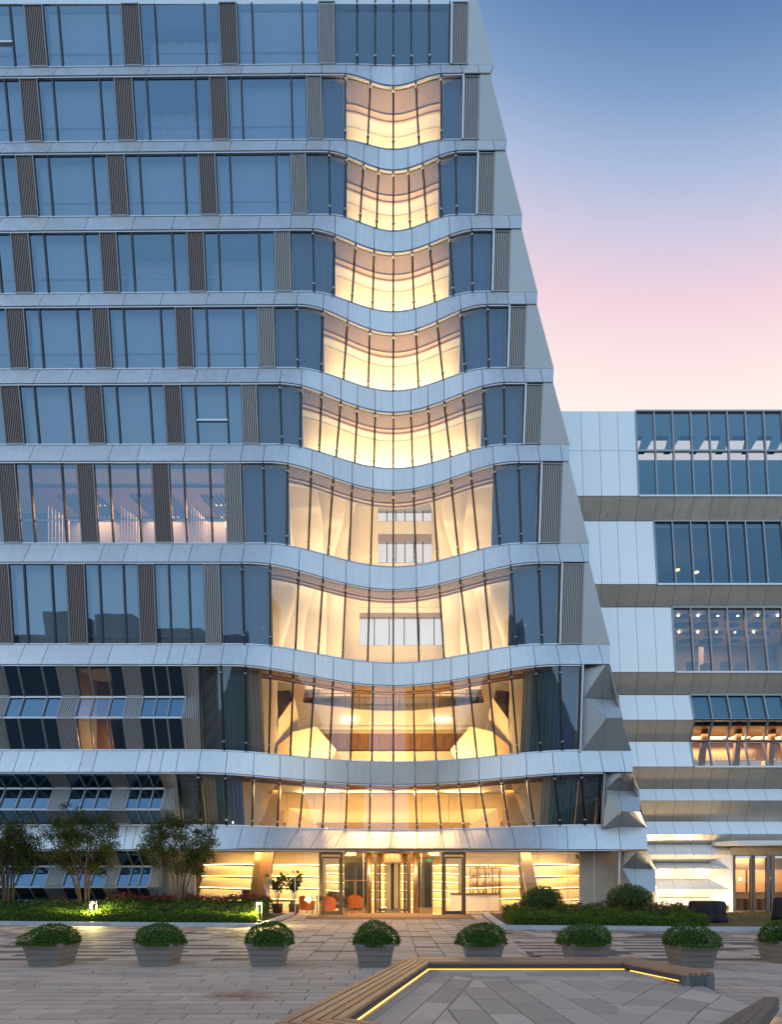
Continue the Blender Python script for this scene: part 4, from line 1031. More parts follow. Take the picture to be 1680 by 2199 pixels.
# ================================================================== buildings across the square (mirrored in the glass)
def block(name, label, x0, x1, y, h, dep, mat, step=None):
    b = empty(name, ((x0+x1)/2, y, 0)); tag(b, label, 'building')
    MB().box((0, -dep/2, h/2), (x1-x0, dep, h)).build('wall', mat, b)
    MB().box((0, -dep/2, h+.3), (x1-x0+.6, dep+.6, .6)).build('roof', M['core'], b)
    n = int((x1-x0)/3.2)
    for r in range(int(h/3.6)):
        mm = MB().box((0, .03, 2.2+r*3.6), (x1-x0-1.5, .1, 1.5)).build('window_band', M['frame'], b)
    if step:
        for sx, sw, sh in step: MB().box((sx, -dep/2, h+sh/2), (sw, dep*.6, sh)).build('stair_tower', mat, b)
    return b
M['far_stone'] = principled('far_stone', (0.30, 0.29, 0.28), 0.8, noise=0.1, scale=0.3)
block('office_block', 'broad stone block across the square behind the viewer', -100, -22, -75, 33, 16, M['far_stone'], [(-12, 7, 6), (0, 8, 5.5), (14, 10, 2.5)])
block('apartment_block', 'tall apartment slab across the square behind the viewer', 52, 78, -95, 44, 14, M['far_stone'])
# ================================================================== GROUND
def structure(o): return tag(o, kind='structure')
M['ground'] = principled('ground_asphalt', (0.055, 0.055, 0.06), 0.8, noise=0.15, scale=0.5)
gm = MB().face([(-1500, -1500, -.05), (1500, -1500, -.05), (1500, 1500, -.05), (-1500, 1500, -.05)])
structure(gm.build('ground', M['ground']))
RUST = ((0.16, 0.075, 0.04), 0.665, 0.42)
M['paver'] = principled('plaza_paver', (0.405, 0.31, 0.25), 0.78, noise=0.10, scale=5, bump=0.25, bscale=90, rand=0.17, island=True, dirt=((0.17, 0.10, 0.065), 0.62, 0.5))
def add_stain(m, c, r, col):
    t = m.node_tree; n = t.nodes.new; l = t.links.new
    p = [x for x in t.nodes if x.type == 'BSDF_PRINCIPLED'][0]; src = p.inputs['Base Color'].links[0].from_socket
    ge = n('ShaderNodeNewGeometry'); mp = n('ShaderNodeMapping'); mp.vector_type = 'POINT'
    sb = n('ShaderNodeVectorMath'); sb.operation = 'SUBTRACT'; l(ge.outputs['Position'], sb.inputs[0]); sb.inputs[1].default_value = (*c, 0)
    ml = n('ShaderNodeVectorMath'); ml.operation = 'MULTIPLY'; l(sb.outputs[0], ml.inputs[0]); ml.inputs[1].default_value = (1/r[0], 1/r[1], 0)
    ln = n('ShaderNodeVectorMath'); ln.operation = 'LENGTH'; l(ml.outputs[0], ln.inputs[0])
    tx = n('ShaderNodeTexNoise'); tx.inputs['Scale'].default_value = 5; tx.inputs['Detail'].default_value = 6; l(ge.outputs['Position'], tx.inputs['Vector'])
    ad = n('ShaderNodeMath'); ad.operation = 'MULTIPLY_ADD'; l(tx.outputs[0], ad.inputs[0]); ad.inputs[1].default_value = 1.4; l(ln.outputs['Value'], ad.inputs[2])
    mr_ = n('ShaderNodeMapRange'); l(ad.outputs[0], mr_.inputs['Value']); mr_.inputs['From Min'].default_value = 1.75; mr_.inputs['From Max'].default_value = .9; mr_.inputs['To Max'].default_value = .8
    mx_ = n('ShaderNodeMix'); mx_.data_type = 'RGBA'; l(mr_.outputs[0], mx_.inputs['Factor']); l(src, mx_.inputs['A']); mx_.inputs['B'].default_value = (*col, 1); l(mx_.outputs['Result'], p.inputs['Base Color'])
add_stain(M['paver'], (-2.3, 9.05), (.7, .45), (0.20, 0.065, 0.03))
M['slab'] = principled('platform_slab', (0.36, 0.295, 0.245), 0.78, noise=0.09, scale=5, bump=0.25, bscale=90, rand=0.22, island=True)
M['sett'] = principled('drive_sett', (0.41, 0.31, 0.25), 0.7, noise=0.12, scale=6, bump=0.2, bscale=60, rand=0.2, island=True)
M['sett_dark'] = principled('drive_sett_dark', (0.085, 0.07, 0.068), 0.7, noise=0.12, scale=6, bump=0.2, bscale=60, rand=0.25, island=True)
M['mortar'] = principled('mortar', (0.06, 0.055, 0.052), 0.9)
M['granite'] = principled('granite_kerb', (0.42, 0.43, 0.45), 0.6, noise=0.16, scale=40, rand=0.06)
M['mat'] = principled('entrance_mat', (0.15, 0.085, 0.045), 0.9, noise=0.1, scale=30, bump=0.4, bscale=200)
M['lawn'] = principled('lawn_soil', (0.15, 0.10, 0.035), 0.95, noise=0.25, scale=6)
M['soil'] = principled('bed_soil', (0.05, 0.04, 0.03), 0.95, noise=0.2, scale=5)
def clip(poly, cp):
    """Sutherland-Hodgman: convex clip polygon cp (ccw)"""
    out = poly
    if sum(cp[i][0]*cp[(i+1) % len(cp)][1]-cp[(i+1) % len(cp)][0]*cp[i][1] for i in range(len(cp))) < 0: cp = cp[::-1]
    for i in range(len(cp)):
        a, b = cp[i], cp[(i+1) % len(cp)]; inp = out; out = []
        if not inp: return []
        side = lambda p: (b[0]-a[0])*(p[1]-a[1])-(b[1]-a[1])*(p[0]-a[0])
        for j in range(len(inp)):
            p, q = inp[j], inp[(j+1) % len(inp)]; sp, sq = side(p), side(q)
            if sp >= 0: out.append(p)
            if (sp >= 0) != (sq >= 0):
                t = sp/(sp-sq); out.append((p[0]+(q[0]-p[0])*t, p[1]+(q[1]-p[1])*t))
    return out
def parea(p): return 0.5*abs(sum(p[i][0]*p[(i+1) % len(p)][1]-p[(i+1) % len(p)][0]*p[i][1] for i in range(len(p))))
def planks(region, ang, L_, W_, gap, stagger=0.5, org=(0, 0), jitter=0.0, gv=None):
    gv = gv or gap*1.5
    c, s = math.cos(ang), math.sin(ang); out = []
    uv = [((x-org[0])*c+(y-org[1])*s, -(x-org[0])*s+(y-org[1])*c) for x, y in region]
    u0, u1 = min(p[0] for p in uv), max(p[0] for p in uv); v0, v1 = min(p[1] for p in uv), max(p[1] for p in uv)
    r = math.floor(v0/W_)
    while r*W_ < v1:
        off = (r*stagger*L_) % L_ + (random.uniform(-jitter, jitter)*L_ if jitter else 0)
        k = math.floor((u0-off)/L_)
        while k*L_+off < u1:
            ua, ub, va, vb = k*L_+off+gap/2, (k+1)*L_+off-gap/2, r*W_+gv/2, (r+1)*W_-gv/2
            q = [(u*c-v*s+org[0], u*s+v*c+org[1]) for u, v in ((ua, va), (ub, va), (ub, vb), (ua, vb))]
            q = clip(q, region)
            if len(q) > 2 and parea(q) > 0.004: out.append(q)
            k += 1
        r += 1
    return out
def lay(polys, parent, name, mats, zf, nobj, rest, th=0.05, pick=None):
    """the nobj pieces nearest the camera become objects; the rest one joined sheet"""
    key = lambda q: min((p[0]**2+p[1]**2) for p in q)+ (0 if all(abs(p[0]) < 0.66*p[1]+0.6 for p in q) else 1000)
    polys = sorted(polys, key=key); rs = [MB() for _ in mats]
    for i, q in enumerate(polys):
        mi = pick(q) if pick else 0
        jz = random.uniform(-.002, .002)
        top = [Vector((x, y, zf(x, y)+jz)) for x, y in q]
        if i < nobj:
            o = MB().prism(top, (0, 0, -th)).build(name, mats[mi]); o.parent = parent
        else: rs[mi].prism(top, (0, 0, -th))
    for r in rs:
        if r.f:
            o = r.build(rest, mats[rs.index(r)]); o.parent = parent; tag(o, kind='stuff')
flat = lambda x, y: 0.0
# bench outline in plan (outer / inner edge)
BO = [(0.9, 4.6), (-1.17, 5.98), (0.30, 11.26), (4.50, 11.26), (5.04, 9.42)]
BI = [(1.5, 5.07), (-0.47, 6.25), (0.68, 10.62), (4.08, 10.62), (4.48, 9.25)]
PLAT = [(-0.9, 4.4), (-0.85, 5.6), (0.48, 10.9), (4.25, 10.9), (4.75, 9.3), (4.75, 7.3), (3.2, 5.5), (2.8, 4.4)]
def hplat(x, y):
    h = 0.15
    ex = max(0.0, x-3.7)
    near = 1.0 if y < 8.6 else max(0.0, 1-(y-8.6)/1.6)
    return max(0.004, h-0.145*min(1, ex/1.4)*near)
plaza = structure(MB().face([(-24, 1, -.035), (24, 1, -.035), (24, 13.1, -.035), (-24, 13.1, -.035)]).build('plaza_pavement', M['mortar']))
pol = []
for reg in ([(-13, 4.2), (-1.72, 4.2), (0.15, 11.05), (0.15, 13.08), (-13, 13.08)], [(0.15, 13.08), (0.15, 11.05), (13, 11.05), (13, 13.08)],
            [(4.45, 11.05), (4.95, 9.35), (13, 9.35), (13, 11.05)], [(4.95, 9.35), (4.78, 7.35), (13, 7.35), (13, 9.35)], [(4.78, 7.35), (2.9, 4.9), (13, 4.9), (13, 7.35)]):
    pol += planks(reg, 0.0, 0.92, 0.30, 0.018, 0.37, (0, 0), 0.12)
lay(pol, plaza, 'paver', [M['paver']], flat, 290, 'paver_field')
# raised platform inside the bench
plat = structure(MB().prism([Vector((x, y, hplat(x, y)-.06)) for x, y in PLAT], (0, 0, -.2)).build('raised_platform', M['mortar']))
pol = []
LB = math.atan2(5.71, 1.60)
pol += planks([(-0.9, 4.4), (-0.2, 4.4), (1.35, 9.6), (0.6, 10.85), (0.48, 10.9), (-0.85, 5.6)], LB, 0.95, 0.34, 0.014, 0.5, (0, 5), 0.0, .014)
pol += planks([(1.35, 9.6), (3.35, 9.6), (3.75, 10.9), (0.6, 10.9)], 0.0, 0.95, 0.36, 0.014, 0.4, (0, 9.6), 0.0, .014)
pol += planks([(-0.2, 4.4), (1.2, 4.4), (2.9, 7.6), (3.35, 9.6), (1.35, 9.6)], PI/2+0.06, 0.9, 0.42, 0.014, 0.35, (1.5, 8), 0.0, .014)
for reg in ([(1.2, 4.4), (2.55, 4.4), (4.75, 7.3), (2.9, 7.6)], [(2.9, 7.6), (4.75, 7.3), (4.85, 9.3), (3.35, 9.6)], [(3.35, 9.6), (4.85, 9.3), (4.4, 10.9), (3.75, 10.9)]):
    pol += planks(reg, 0.95, 1.0, 0.42, 0.014, 0.45, (3, 7), 0.0, .014)
lay(pol, plat, 'platform_slab', [M['slab']], hplat, 250, 'slab_field')
# driveway of banded setts, forecourt slabs
kerbY = lambda x: 22.1-.1115*x
drive = structure(MB().face([(-24, 13.1, -.03), (24, 13.1, -.03), (24, 33.0, -.03), (-24, 33.0, -.03)]).build('driveway', M['mortar']))
reg = [(-19, 13.12), (19, 13.12), (19, kerbY(19)), (-19, kerbY(-19))]
fc = [(-3.1, 13.12), (3.1, 13.12), (3.9, 21.7), (4.65, 31.2), (-4.85, 31.2), (-4.6, 22.7)]
allp = planks(reg, 0.0, 0.78, 0.36, 0.022, 0.43, (0, 13.12), 0.1)
inside = lambda q: abs(sum(p[0] for p in q)/len(q)) < 3.1+0.09*(sum(p[1] for p in q)/len(q)-13)
def banded(q):
    cx_, cy_ = sum(p[0] for p in q)/len(q), sum(p[1] for p in q)/len(q)
    r = int((cy_-13.12)/0.36); return 1 if (r % 2 == 0 and random.random() < .72) or random.random() < .06 else 0
lay([q for q in allp if not inside(q)], drive, 'sett', [M['sett'], M['sett_dark']], flat, 260, 'sett_field', pick=banded)
fp = planks(fc, 0.0, 0.62, 0.31, 0.025, 0.0, (0, 13.12), 0.04, .065)
forecourt = structure(MB().face([(-4.9, 13.12, -.026), (4.9, 13.12, -.026), (4.9, 31.2, -.026), (-4.9, 31.2, -.026)]).build('forecourt', M['mortar']))
lay(fp, forecourt, 'forecourt_slab', [M['sett'], M['sett_dark']], lambda x, y: 0.004, 280, 'forecourt_field', pick=lambda q: 1 if random.random() < .10 else 0)
structure(MB().box((0, 36.5, -.02), (40, 11, .03)).build('forecourt_base', M['mortar']))
mt_ = MB().prism([(-3.95, 27.5, .006), (3.85, 27.5, .006), (4.1, 31.0, .006), (2.3, 31.05, .006), (.9, 32.9, .006), (-.9, 32.9, .006), (-2.4, 31.05, .006), (-4.2, 31.0, .006)], (0, 0, .014)).build('entrance_mat', M['mat'])
tag(mt_, 'wide brown doormat in front of the lit glass entrance', 'mat')
# paint lines on the drive
M['paint'] = principled('worn_paint', (0.5, 0.48, 0.46), 0.7, noise=0.2, scale=12)
for k, (a, b) in enumerate((((-5.0, 22.6), (-6.2, 16.8)), ((4.3, 21.5), (5.6, 16.5)))):
    m = MB().prism([(a[0]-.07, a[1], .009), (a[0]+.07, a[1], .009), (b[0]+.07, b[1], .009), (b[0]-.07, b[1], .009)], (0, 0, .003)).build('painted_line', M['paint']); m.parent = drive
# kerbs
def kerb(pts, name, z=.15, w_=.2):
    st_ = structure(empty(name, (0, 0, 0)))
    for a, b in zip(pts, pts[1:]):
        a, b = Vector(a), Vector(b); L_ = (b-a).length; n = max(1, int(L_/1.0)); d = (b-a)/n; nv = Vector((-d.y, d.x, 0)).normalized()*w_
        for k in range(n):
            p, q = a+d*k+d.normalized()*.006, a+d*(k+1)-d.normalized()*.006
            o = MB().prism([p, q, q+nv, p+nv], (0, 0, z)).build('kerb_stone', M['granite']); o.parent = st_
    return st_
kerb([(-20, kerbY(-20), 0), (-4.75, kerbY(-4.75), 0), (-4.95, 31.0, 0)], 'left_kerb')
kerb([(4.75, 31.2, 0), (3.95, kerbY(4), 0), (20, kerbY(20), 0)], 'right_kerb')
bedL = structure(MB().prism([(-20, kerbY(-20)+.2, .1), (-4.95, kerbY(-4.75)+.2, .1), (-5.15, 31.0, .1), (-20, 31.0, .1)], (0, 0, -.1)).build('left_bed', M['soil']))
bedR = structure(MB().prism([(4.2, kerbY(4)+.2, .1), (11.3, kerbY(11)+.2, .1), (14.3, 30.9, .1), (4.95, 31.0, .1)], (0, 0, -.1)).build('right_bed', M['soil']))
lawn = structure(MB().prism([(11.3, kerbY(11)+.2, .098), (24, kerbY(24)+.2, .098), (24, 32.3, .098), (14.3, 32.3, .098), (14.3, 30.9, .098)], (0, 0, -.1)).build('lawn', M['lawn']))

# ================================================================== FOLIAGE
def leafmat(name, col, col2, trans=0.25, rough=0.5):
    m, t, out = newmat(name); n = t.nodes.new; l = t.links.new
    ge = n('ShaderNodeNewGeometry'); mxn = n('ShaderNodeMix'); mxn.data_type = 'RGBA'
    l(ge.outputs['Random Per Island'], mxn.inputs['Factor']); mxn.inputs['A'].default_value = (*col, 1); mxn.inputs['B'].default_value = (*col2, 1)
    p = n('ShaderNodeBsdfPrincipled'); p.inputs['Roughness'].default_value = rough; p.inputs['Specular IOR Level'].default_value = .15; l(mxn.outputs['Result'], p.inputs['Base Color'])
    tr = n('ShaderNodeBsdfTranslucent'); l(mxn.outputs['Result'], tr.inputs[0])
    ms = n('ShaderNodeMixShader'); ms.inputs[0].default_value = trans; l(p.outputs[0], ms.inputs[1]); l(tr.outputs[0], ms.inputs[2]); l(ms.outputs[0], out.inputs[0]); return m
M['leaf'] = leafmat('leaf_boxwood', (0.024, 0.070, 0.006), (0.075, 0.155, 0.014))
M['leaf_hedge'] = leafmat('leaf_hedge', (0.022, 0.060, 0.008), (0.06, 0.12, 0.016))
M['leaf_front'] = leafmat('leaf_front', (0.04, 0.085, 0.008), (0.11, 0.18, 0.016))
M['leaf_red'] = leafmat('leaf_red', (0.22, 0.02, 0.03), (0.38, 0.05, 0.06))
M['leaf_tree'] = leafmat('leaf_tree', (0.03, 0.048, 0.010), (0.09, 0.105, 0.025), .35)
M['leaf_ball'] = leafmat('leaf_ball', (0.03, 0.062, 0.012), (0.09, 0.14, 0.03))
M['leaf_fig'] = leafmat('leaf_fig', (0.03, 0.06, 0.012), (0.08, 0.12, 0.025))
M['grass'] = leafmat('grass_dry', (0.13, 0.10, 0.025), (0.26, 0.17, 0.055))
M['bark'] = principled('bark', (0.10, 0.075, 0.055), 0.9, noise=0.25, scale=12, stretch=(3, 3, .6))
def leaves(m, p, n, size, ar=0.45, mi=0):
    """one folded leaf at p, lying roughly across n"""
    n = n.normalized(); r = Vector((random.gauss(0, 1), random.gauss(0, 1), random.gauss(0, 1)))
    t = (r-n*r.dot(n)); t = t.normalized() if t.length > 1e-4 else Vector((1, 0, 0)); t = (t+n*random.uniform(.1, .9)).normalized()
    b = t.cross(n).normalized(); L_ = size*random.uniform(.7, 1.25); W_ = L_*ar
    i = len(m.v)
    m.v += [tuple(p), tuple(p+t*L_*.5+b*W_*.5-n*L_*.05), tuple(p+t*L_), tuple(p+t*L_*.5-b*W_*.5-n*L_*.05)]
    m.f.append((i, i+1, i+2)); m.f.append((i, i+2, i+3)); m.m += [mi, mi]
def rndv():
    z = random.uniform(-1, 1); a = random.uniform(0, 2*PI); r = math.sqrt(1-z*z); return Vector((r*math.cos(a), r*math.sin(a), z))
def dome(rx, ry, h, n, size, seed, low=-.25):
    random.seed(seed); m = MB()
    bumps = [(rndv(), random.uniform(.04, .12)) for _ in range(14)]
    for _ in range(n):
        v = rndv()
        if v.z < low: continue
        k = 1+sum(a*max(0, v.dot(u)-.75)*4 for u, a in bumps)
        k *= random.uniform(.89, 1.02)
        leaves(m, Vector((v.x*rx*k, v.y*ry*k, max(-.06, v.z)*h*k)), (v+Vector((0, 0, .3))+rndv()*.5), size)
    return m
def core(rx, ry, h):
    return MB().lathe([(rx*.3, -.02), (rx*.82, .0), (rx*.8, h*.35), (rx*.6, h*.65), (rx*.25, h*.82)], (0, 0, 0), 14)
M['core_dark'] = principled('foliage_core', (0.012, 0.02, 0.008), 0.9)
# ---- planters
M['planter'] = principled('planter_stone', (0.215, 0.19, 0.168), 0.42, noise=0.14, scale=3, stretch=(1, 1, 4), rand=0.08, metal=0.0)
def planter_meshes():
    b = MB(); t = .78/2; bt = .60/2; H = .47; N_ = 4
    for r in range(N_):
        z0, z1 = H*r/N_+.003, H*(r+1)/N_-.003; a0 = bt+(t-bt)*r/N_; a1 = bt+(t-bt)*(r+1)/N_
        if r == N_-1: a0 += .008; a1 += .012
        i = len(b.v)
        b.v += [(sx*a0, sy*a0, z0) for sx, sy in ((-1, -1), (1, -1), (1, 1), (-1, 1))]+[(sx*a1, sy*a1, z1) for sx, sy in ((-1, -1), (1, -1), (1, 1), (-1, 1))]
        b.f += [(i, i+1, i+5, i+4), (i+1, i+2, i+6, i+5), (i+2, i+3, i+7, i+6), (i+3, i, i+4, i+7), (i+3, i+2, i+1, i), (i+4, i+5, i+6, i+7)]; b.m += [0]*6
    return b
PLW = ['leftmost planter, below the tree nearest the picture edge', 'second planter from the edge, between two lawn lamps', 'third planter, in front of the lamp by the entrance path', 'planter standing square in front of the revolving door',
       'planter behind the long far bench, nearer its tree side corner', 'planter behind the long far bench, by its far corner', 'planter behind the slanting bench end with three dark tables beyond', 'planter cut off by the right picture edge']
px = [(112, 2076), (344, 2076), (578, 2077), (806, 2079), (1036, 2077), (1256, 2077), (1483, 2079), (1686, 2070)]
doms = [dome(.475, .475, .385, 6500, .05, 11+k) for k in range(3)]
dmesh = [d.mesh('shrub_leaves', M['leaf']) for d in doms]
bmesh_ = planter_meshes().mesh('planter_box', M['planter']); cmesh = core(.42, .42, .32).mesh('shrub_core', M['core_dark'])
for k, (x, y) in enumerate(px):
    d = F*EYE/(y-HY); r = empty('stone_planter', ((x-CX)/F*(d+.39), d+.39, 0), (0, 0, .03, 0, -.02, .02, 0, .12)[k])
    lab = ['grey stone planter with clipped shrub, leftmost of the row', 'grey stone planter with clipped shrub, second from the left', 'grey stone planter with clipped shrub, third from the left beside the small path lamp', 'grey stone planter with clipped shrub facing the revolving door, clear of the bench',
           'grey stone planter with round shrub half hidden behind the middle of the far bench', 'grey stone planter with wide shrub half hidden behind the far bench corner', 'grey stone planter with wide shrub beyond the slanting bench end', 'grey stone planter cut off by the right picture edge'][k]
    tag(r, lab, 'planter', 'stone planters in a row along the drive')
    for nm, me, z in (('planter_box', bmesh_, 0), ('shrub_core', cmesh, .45), ('shrub_leaves', dmesh[k % 3], .47)):
        o = bpy.data.objects.new(nm, me); COL.objects.link(o); o.parent = r; o.location = (0, 0, z)
        if nm == 'shrub_leaves': o.rotation_euler = (0, 0, k*1.3); q_ = (1.06, .97, 1.0, .93, .98, 1.05, 1.08, 1.0)[k]; o.scale = (q_, q_*(1+.05*math.sin(k*2)), (.86, .93, .98, 1.05, .97, .9, .94, 1.0)[k]); tag(o, kind='stuff')
# ---- hedges
def hedge(name, label, poly, h0, h1, n, size, mat, seed, red=0.0, core_in=.12):
    random.seed(seed); xs = [p[0] for p in poly]; ys = [p[1] for p in poly]
    m = MB(); cnt = 0
    hz = lambda x, y: h0+(h1-h0)*(y-min(ys))/(max(ys)-min(ys)+1e-6)+.06*math.sin(x*2.1+y)+.05*math.sin(x*5.3-y*3)+.04*math.sin(x*11.7)
    inside = lambda x, y: all((b[0]-a[0])*(y-a[1])-(b[1]-a[1])*(x-a[0]) >= 0 for a, b in zip(poly, poly[1:]+poly[:1]))
    while cnt < n:
        x, y = random.uniform(min(xs), max(xs)), random.uniform(min(ys), max(ys))
        if not inside(x, y): continue
        cnt += 1; z = hz(x, y)*random.uniform(.82, 1.03)
        isr = red and random.random() < red
        leaves(m, Vector((x, y, .1+z+(random.uniform(0, .12) if isr else 0))), Vector((0, 0, 1))+rndv()*.8, size, .42, 1 if isr else 0)
    for a, b in zip(poly, poly[1:]+poly[:1]):          # sides
        a, b = Vector((*a, 0)), Vector((*b, 0)); L_ = (b-a).length; nv = Vector(((b-a).y, -(b-a).x, 0)).normalized()
        for _ in range(int(L_*n/ max(1, parea(poly))*.5)):
            t = random.random(); p = a.lerp(b, t); z = random.random()**.7*hz(p.x, p.y)
            leaves(m, p+nv*random.uniform(-.05, .06)+Vector((0, 0, .1+z)), nv+Vector((0, 0, .5))+rndv()*.6, size, .42)
    root = empty(name, (sum(xs)/len(xs), sum(ys)/len(ys), .1)); tag(root, label, 'hedge')
    IP = Matrix.Translation(root.location).inverted()
    o = m.build('hedge_leaves', [mat, M['leaf_red']]); o.parent = root; o.matrix_parent_inverse = IP; tag(o, kind='stuff')
    c = Vector((sum(xs)/len(xs), sum(ys)/len(ys), 0))
    q = [Vector((x, y, .1))+(c-Vector((x, y, 0))).normalized()*core_in for x, y in poly]
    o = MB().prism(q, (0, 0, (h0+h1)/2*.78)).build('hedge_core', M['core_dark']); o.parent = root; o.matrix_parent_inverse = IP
    return root
kL = lambda x, o: (x, kerbY(x)+o)
hedge('low_hedge', 'bright green low clipped hedge along the kerb beside the small trees', [kL(-17.5, .3), kL(-5.2, .3), kL(-5.3, 1.3), kL(-17.5, 1.3)], .36, .46, 11000, .085, M['leaf_front'], 3)
hedge('tall_hedge', 'darker hedge with red leaf tips below the small trees', [kL(-17.5, 1.45), kL(-5.3, 1.45), (-5.5, 26.6), (-17.5, 27.8)], .58, .78, 11000, .095, M['leaf_hedge'], 4, red=.03)
hedge('red_hedge', 'red leafed shrubs in front of the lobby glass', [(-13.0, 27.4), (-5.6, 26.8), (-5.6, 28.4), (-13.0, 28.9)], .80, .92, 5200, .11, M['leaf_hedge'], 5, red=.45)
hedge('front_hedge', 'low green hedge along the kerb under the round bushes', [(4.35, kerbY(4.3)+.3), (11.1, kerbY(11)+.3), (11.3, kerbY(11)+1.5), (4.5, kerbY(4.3)+1.5)], .34, .48, 7500, .085, M['leaf_front'], 6)
hedge('rear_hedge', 'reddish green hedge behind the round bushes', [(4.6, kerbY(4.3)+1.6), (11.3, kerbY(11)+1.6), (12.6, 26.5), (4.9, 26.5)], .50, .62, 7500, .095, M['leaf_hedge'], 7, red=.10)
# ---- round bushes
for k, (x, y0, w_, h_, d, lab) in enumerate(((1166, 1903, 84, 56, 25.6, 'dark round bush nearer the glass doors'), (1352, 1899, 93, 60, 25.2, 'dark round bush in front of the folded metal corner'))):
    rx = w_/2*d/F; zt = EYE+(HY-y0)*d/F; cz_ = zt-h_/2*d/F*1.12
    r = empty('round_bush', ((x-CX)/F*d, d, .1)); tag(r, lab, 'bush')
    m = dome(rx, rx, zt-cz_, 5200, .085, 30+k, low=-.9)
    for q in range(len(m.v)):
        pass
    random.seed(77+k); m2 = MB()
    for _ in range(5200):
        v = rndv(); kk = random.uniform(.78, 1.04); leaves(m2, Vector((v.x*rx*kk, v.y*rx*kk, v.z*(zt-cz_)*kk)), v+rndv()*.6, .085)
    o = m2.build('bush_leaves', M['leaf_ball'], r, loc=(0, 0, cz_-.1)); tag(o, kind='stuff')
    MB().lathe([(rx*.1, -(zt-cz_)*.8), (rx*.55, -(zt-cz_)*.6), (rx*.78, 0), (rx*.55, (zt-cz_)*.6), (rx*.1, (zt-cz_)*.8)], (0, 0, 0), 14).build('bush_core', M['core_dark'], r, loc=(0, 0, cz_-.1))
    MB().tube([(0, 0, 0), (0, 0, cz_-.1)], .05, 8).build('stem', M['bark'], r)
# ---- trees
def tree(x, d, crown, seed, label):
    random.seed(seed); X = (x-CX)/F*d; r = empty('garden_tree', (X, d, .1)); tag(r, label, 'tree', 'small multi stemmed trees in the bed')
    xl, xr, yt, yb = crown; Xc_ = ((xl+xr)/2-CX)/F*d-X; rx = (xr-xl)/2*d/F; zt = EYE+(HY-yt)*d/F-.1; zb_ = EYE+(HY-yb)*d/F-.1; rz = (zt-zb_)/2; zc_ = (zt+zb_)/2
    tips = []; tr = MB()
    for k in range(8):
        a = 2*PI*k/8+random.uniform(-.3, .3); sp = random.uniform(.35, .8)
        p0 = Vector((math.cos(a)*.10, math.sin(a)*.10, 0)); p1 = Vector((math.cos(a)*.22+Xc_*.1, math.sin(a)*.22, zb_*.55)); p2 = Vector((math.cos(a)*rx*.35*sp+Xc_*.5, math.sin(a)*rx*.35*sp, zb_+.1)); p3 = Vector((math.cos(a)*rx*sp+Xc_, math.sin(a)*rx*sp, zc_+rz*random.uniform(-.2, .5)))
        tr.tube([p0, p1, p2, p3], [.05, .04, .03, .012], 7); tips.append((p2, p3))
        for j in range(7):
            t = random.uniform(0, 1); b = p2.lerp(p3, t); v = rndv(); e = b+Vector((v.x*rx*.5, v.y*rx*.5, abs(v.z)*rz*.7+.1))
            tr.tube([b, (b+e)/2+rndv()*.05, e], [.016, .011, .005], 5); tips.append((b, e))
    tr.build('trunk', M['bark'], r, smooth=True)
    m = MB(); clumps = []
    for _ in range(95):
        v = rndv(); k = random.uniform(.35, 1.0)**.6
        c = Vector((v.x*rx*k+Xc_, v.y*rx*k, zc_+v.z*rz*k))
        if v.z < -.3 and random.random() < .4: continue
        clumps.append((c, random.uniform(.18, .42)))
    for a, b in tips: clumps.append((b, random.uniform(.16, .3)))
    for c, cr in clumps:
        for _ in range(int(76*(cr/.3)**2*1.6)):
            v = rndv(); p = c+Vector((v.x, v.y, v.z*.75))*cr*random.random()**.4
            leaves(m, p, v+Vector((0, 0, .6))+rndv()*.5, .105, .36)
    o = m.build('crown', M['leaf_tree'], r); tag(o, kind='stuff')
tree(18, 27.2, (-48, 84, 1752, 1888), 51, 'small dark tree cut off by the left picture edge')
tree(180, 26.8, (84, 264, 1736, 1886), 52, 'widest small tree, behind the left path lamp')
tree(385, 26.9, (300, 474, 1748, 1884), 53, 'small tree standing where the lit lobby glass begins')
# ---- lawn grass
random.seed(9); m = MB()
for _ in range(14000):
    y = random.uniform(21.2, 32.2); x = random.uniform(11.2, 22)
    if y < kerbY(x)+.25 or (x < 14.3 and y > 26.5 and random.random() < .5): continue
    h = random.uniform(.03, .085); a = random.uniform(0, PI); w_ = .012; dx, dy = math.cos(a)*w_, math.sin(a)*w_; l_ = random.uniform(-.04, .04)
    i = len(m.v); m.v += [(x-dx, y-dy, .095), (x+dx, y+dy, .095), (x+l_, y+l_*.5, .095+h)]; m.f.append((i, i+1, i+2)); m.m.append(0)
tag(m.build('lawn_grass', M['grass']), 'short dry yellow grass of the lawn by the annex doors', 'grass', kind='stuff')

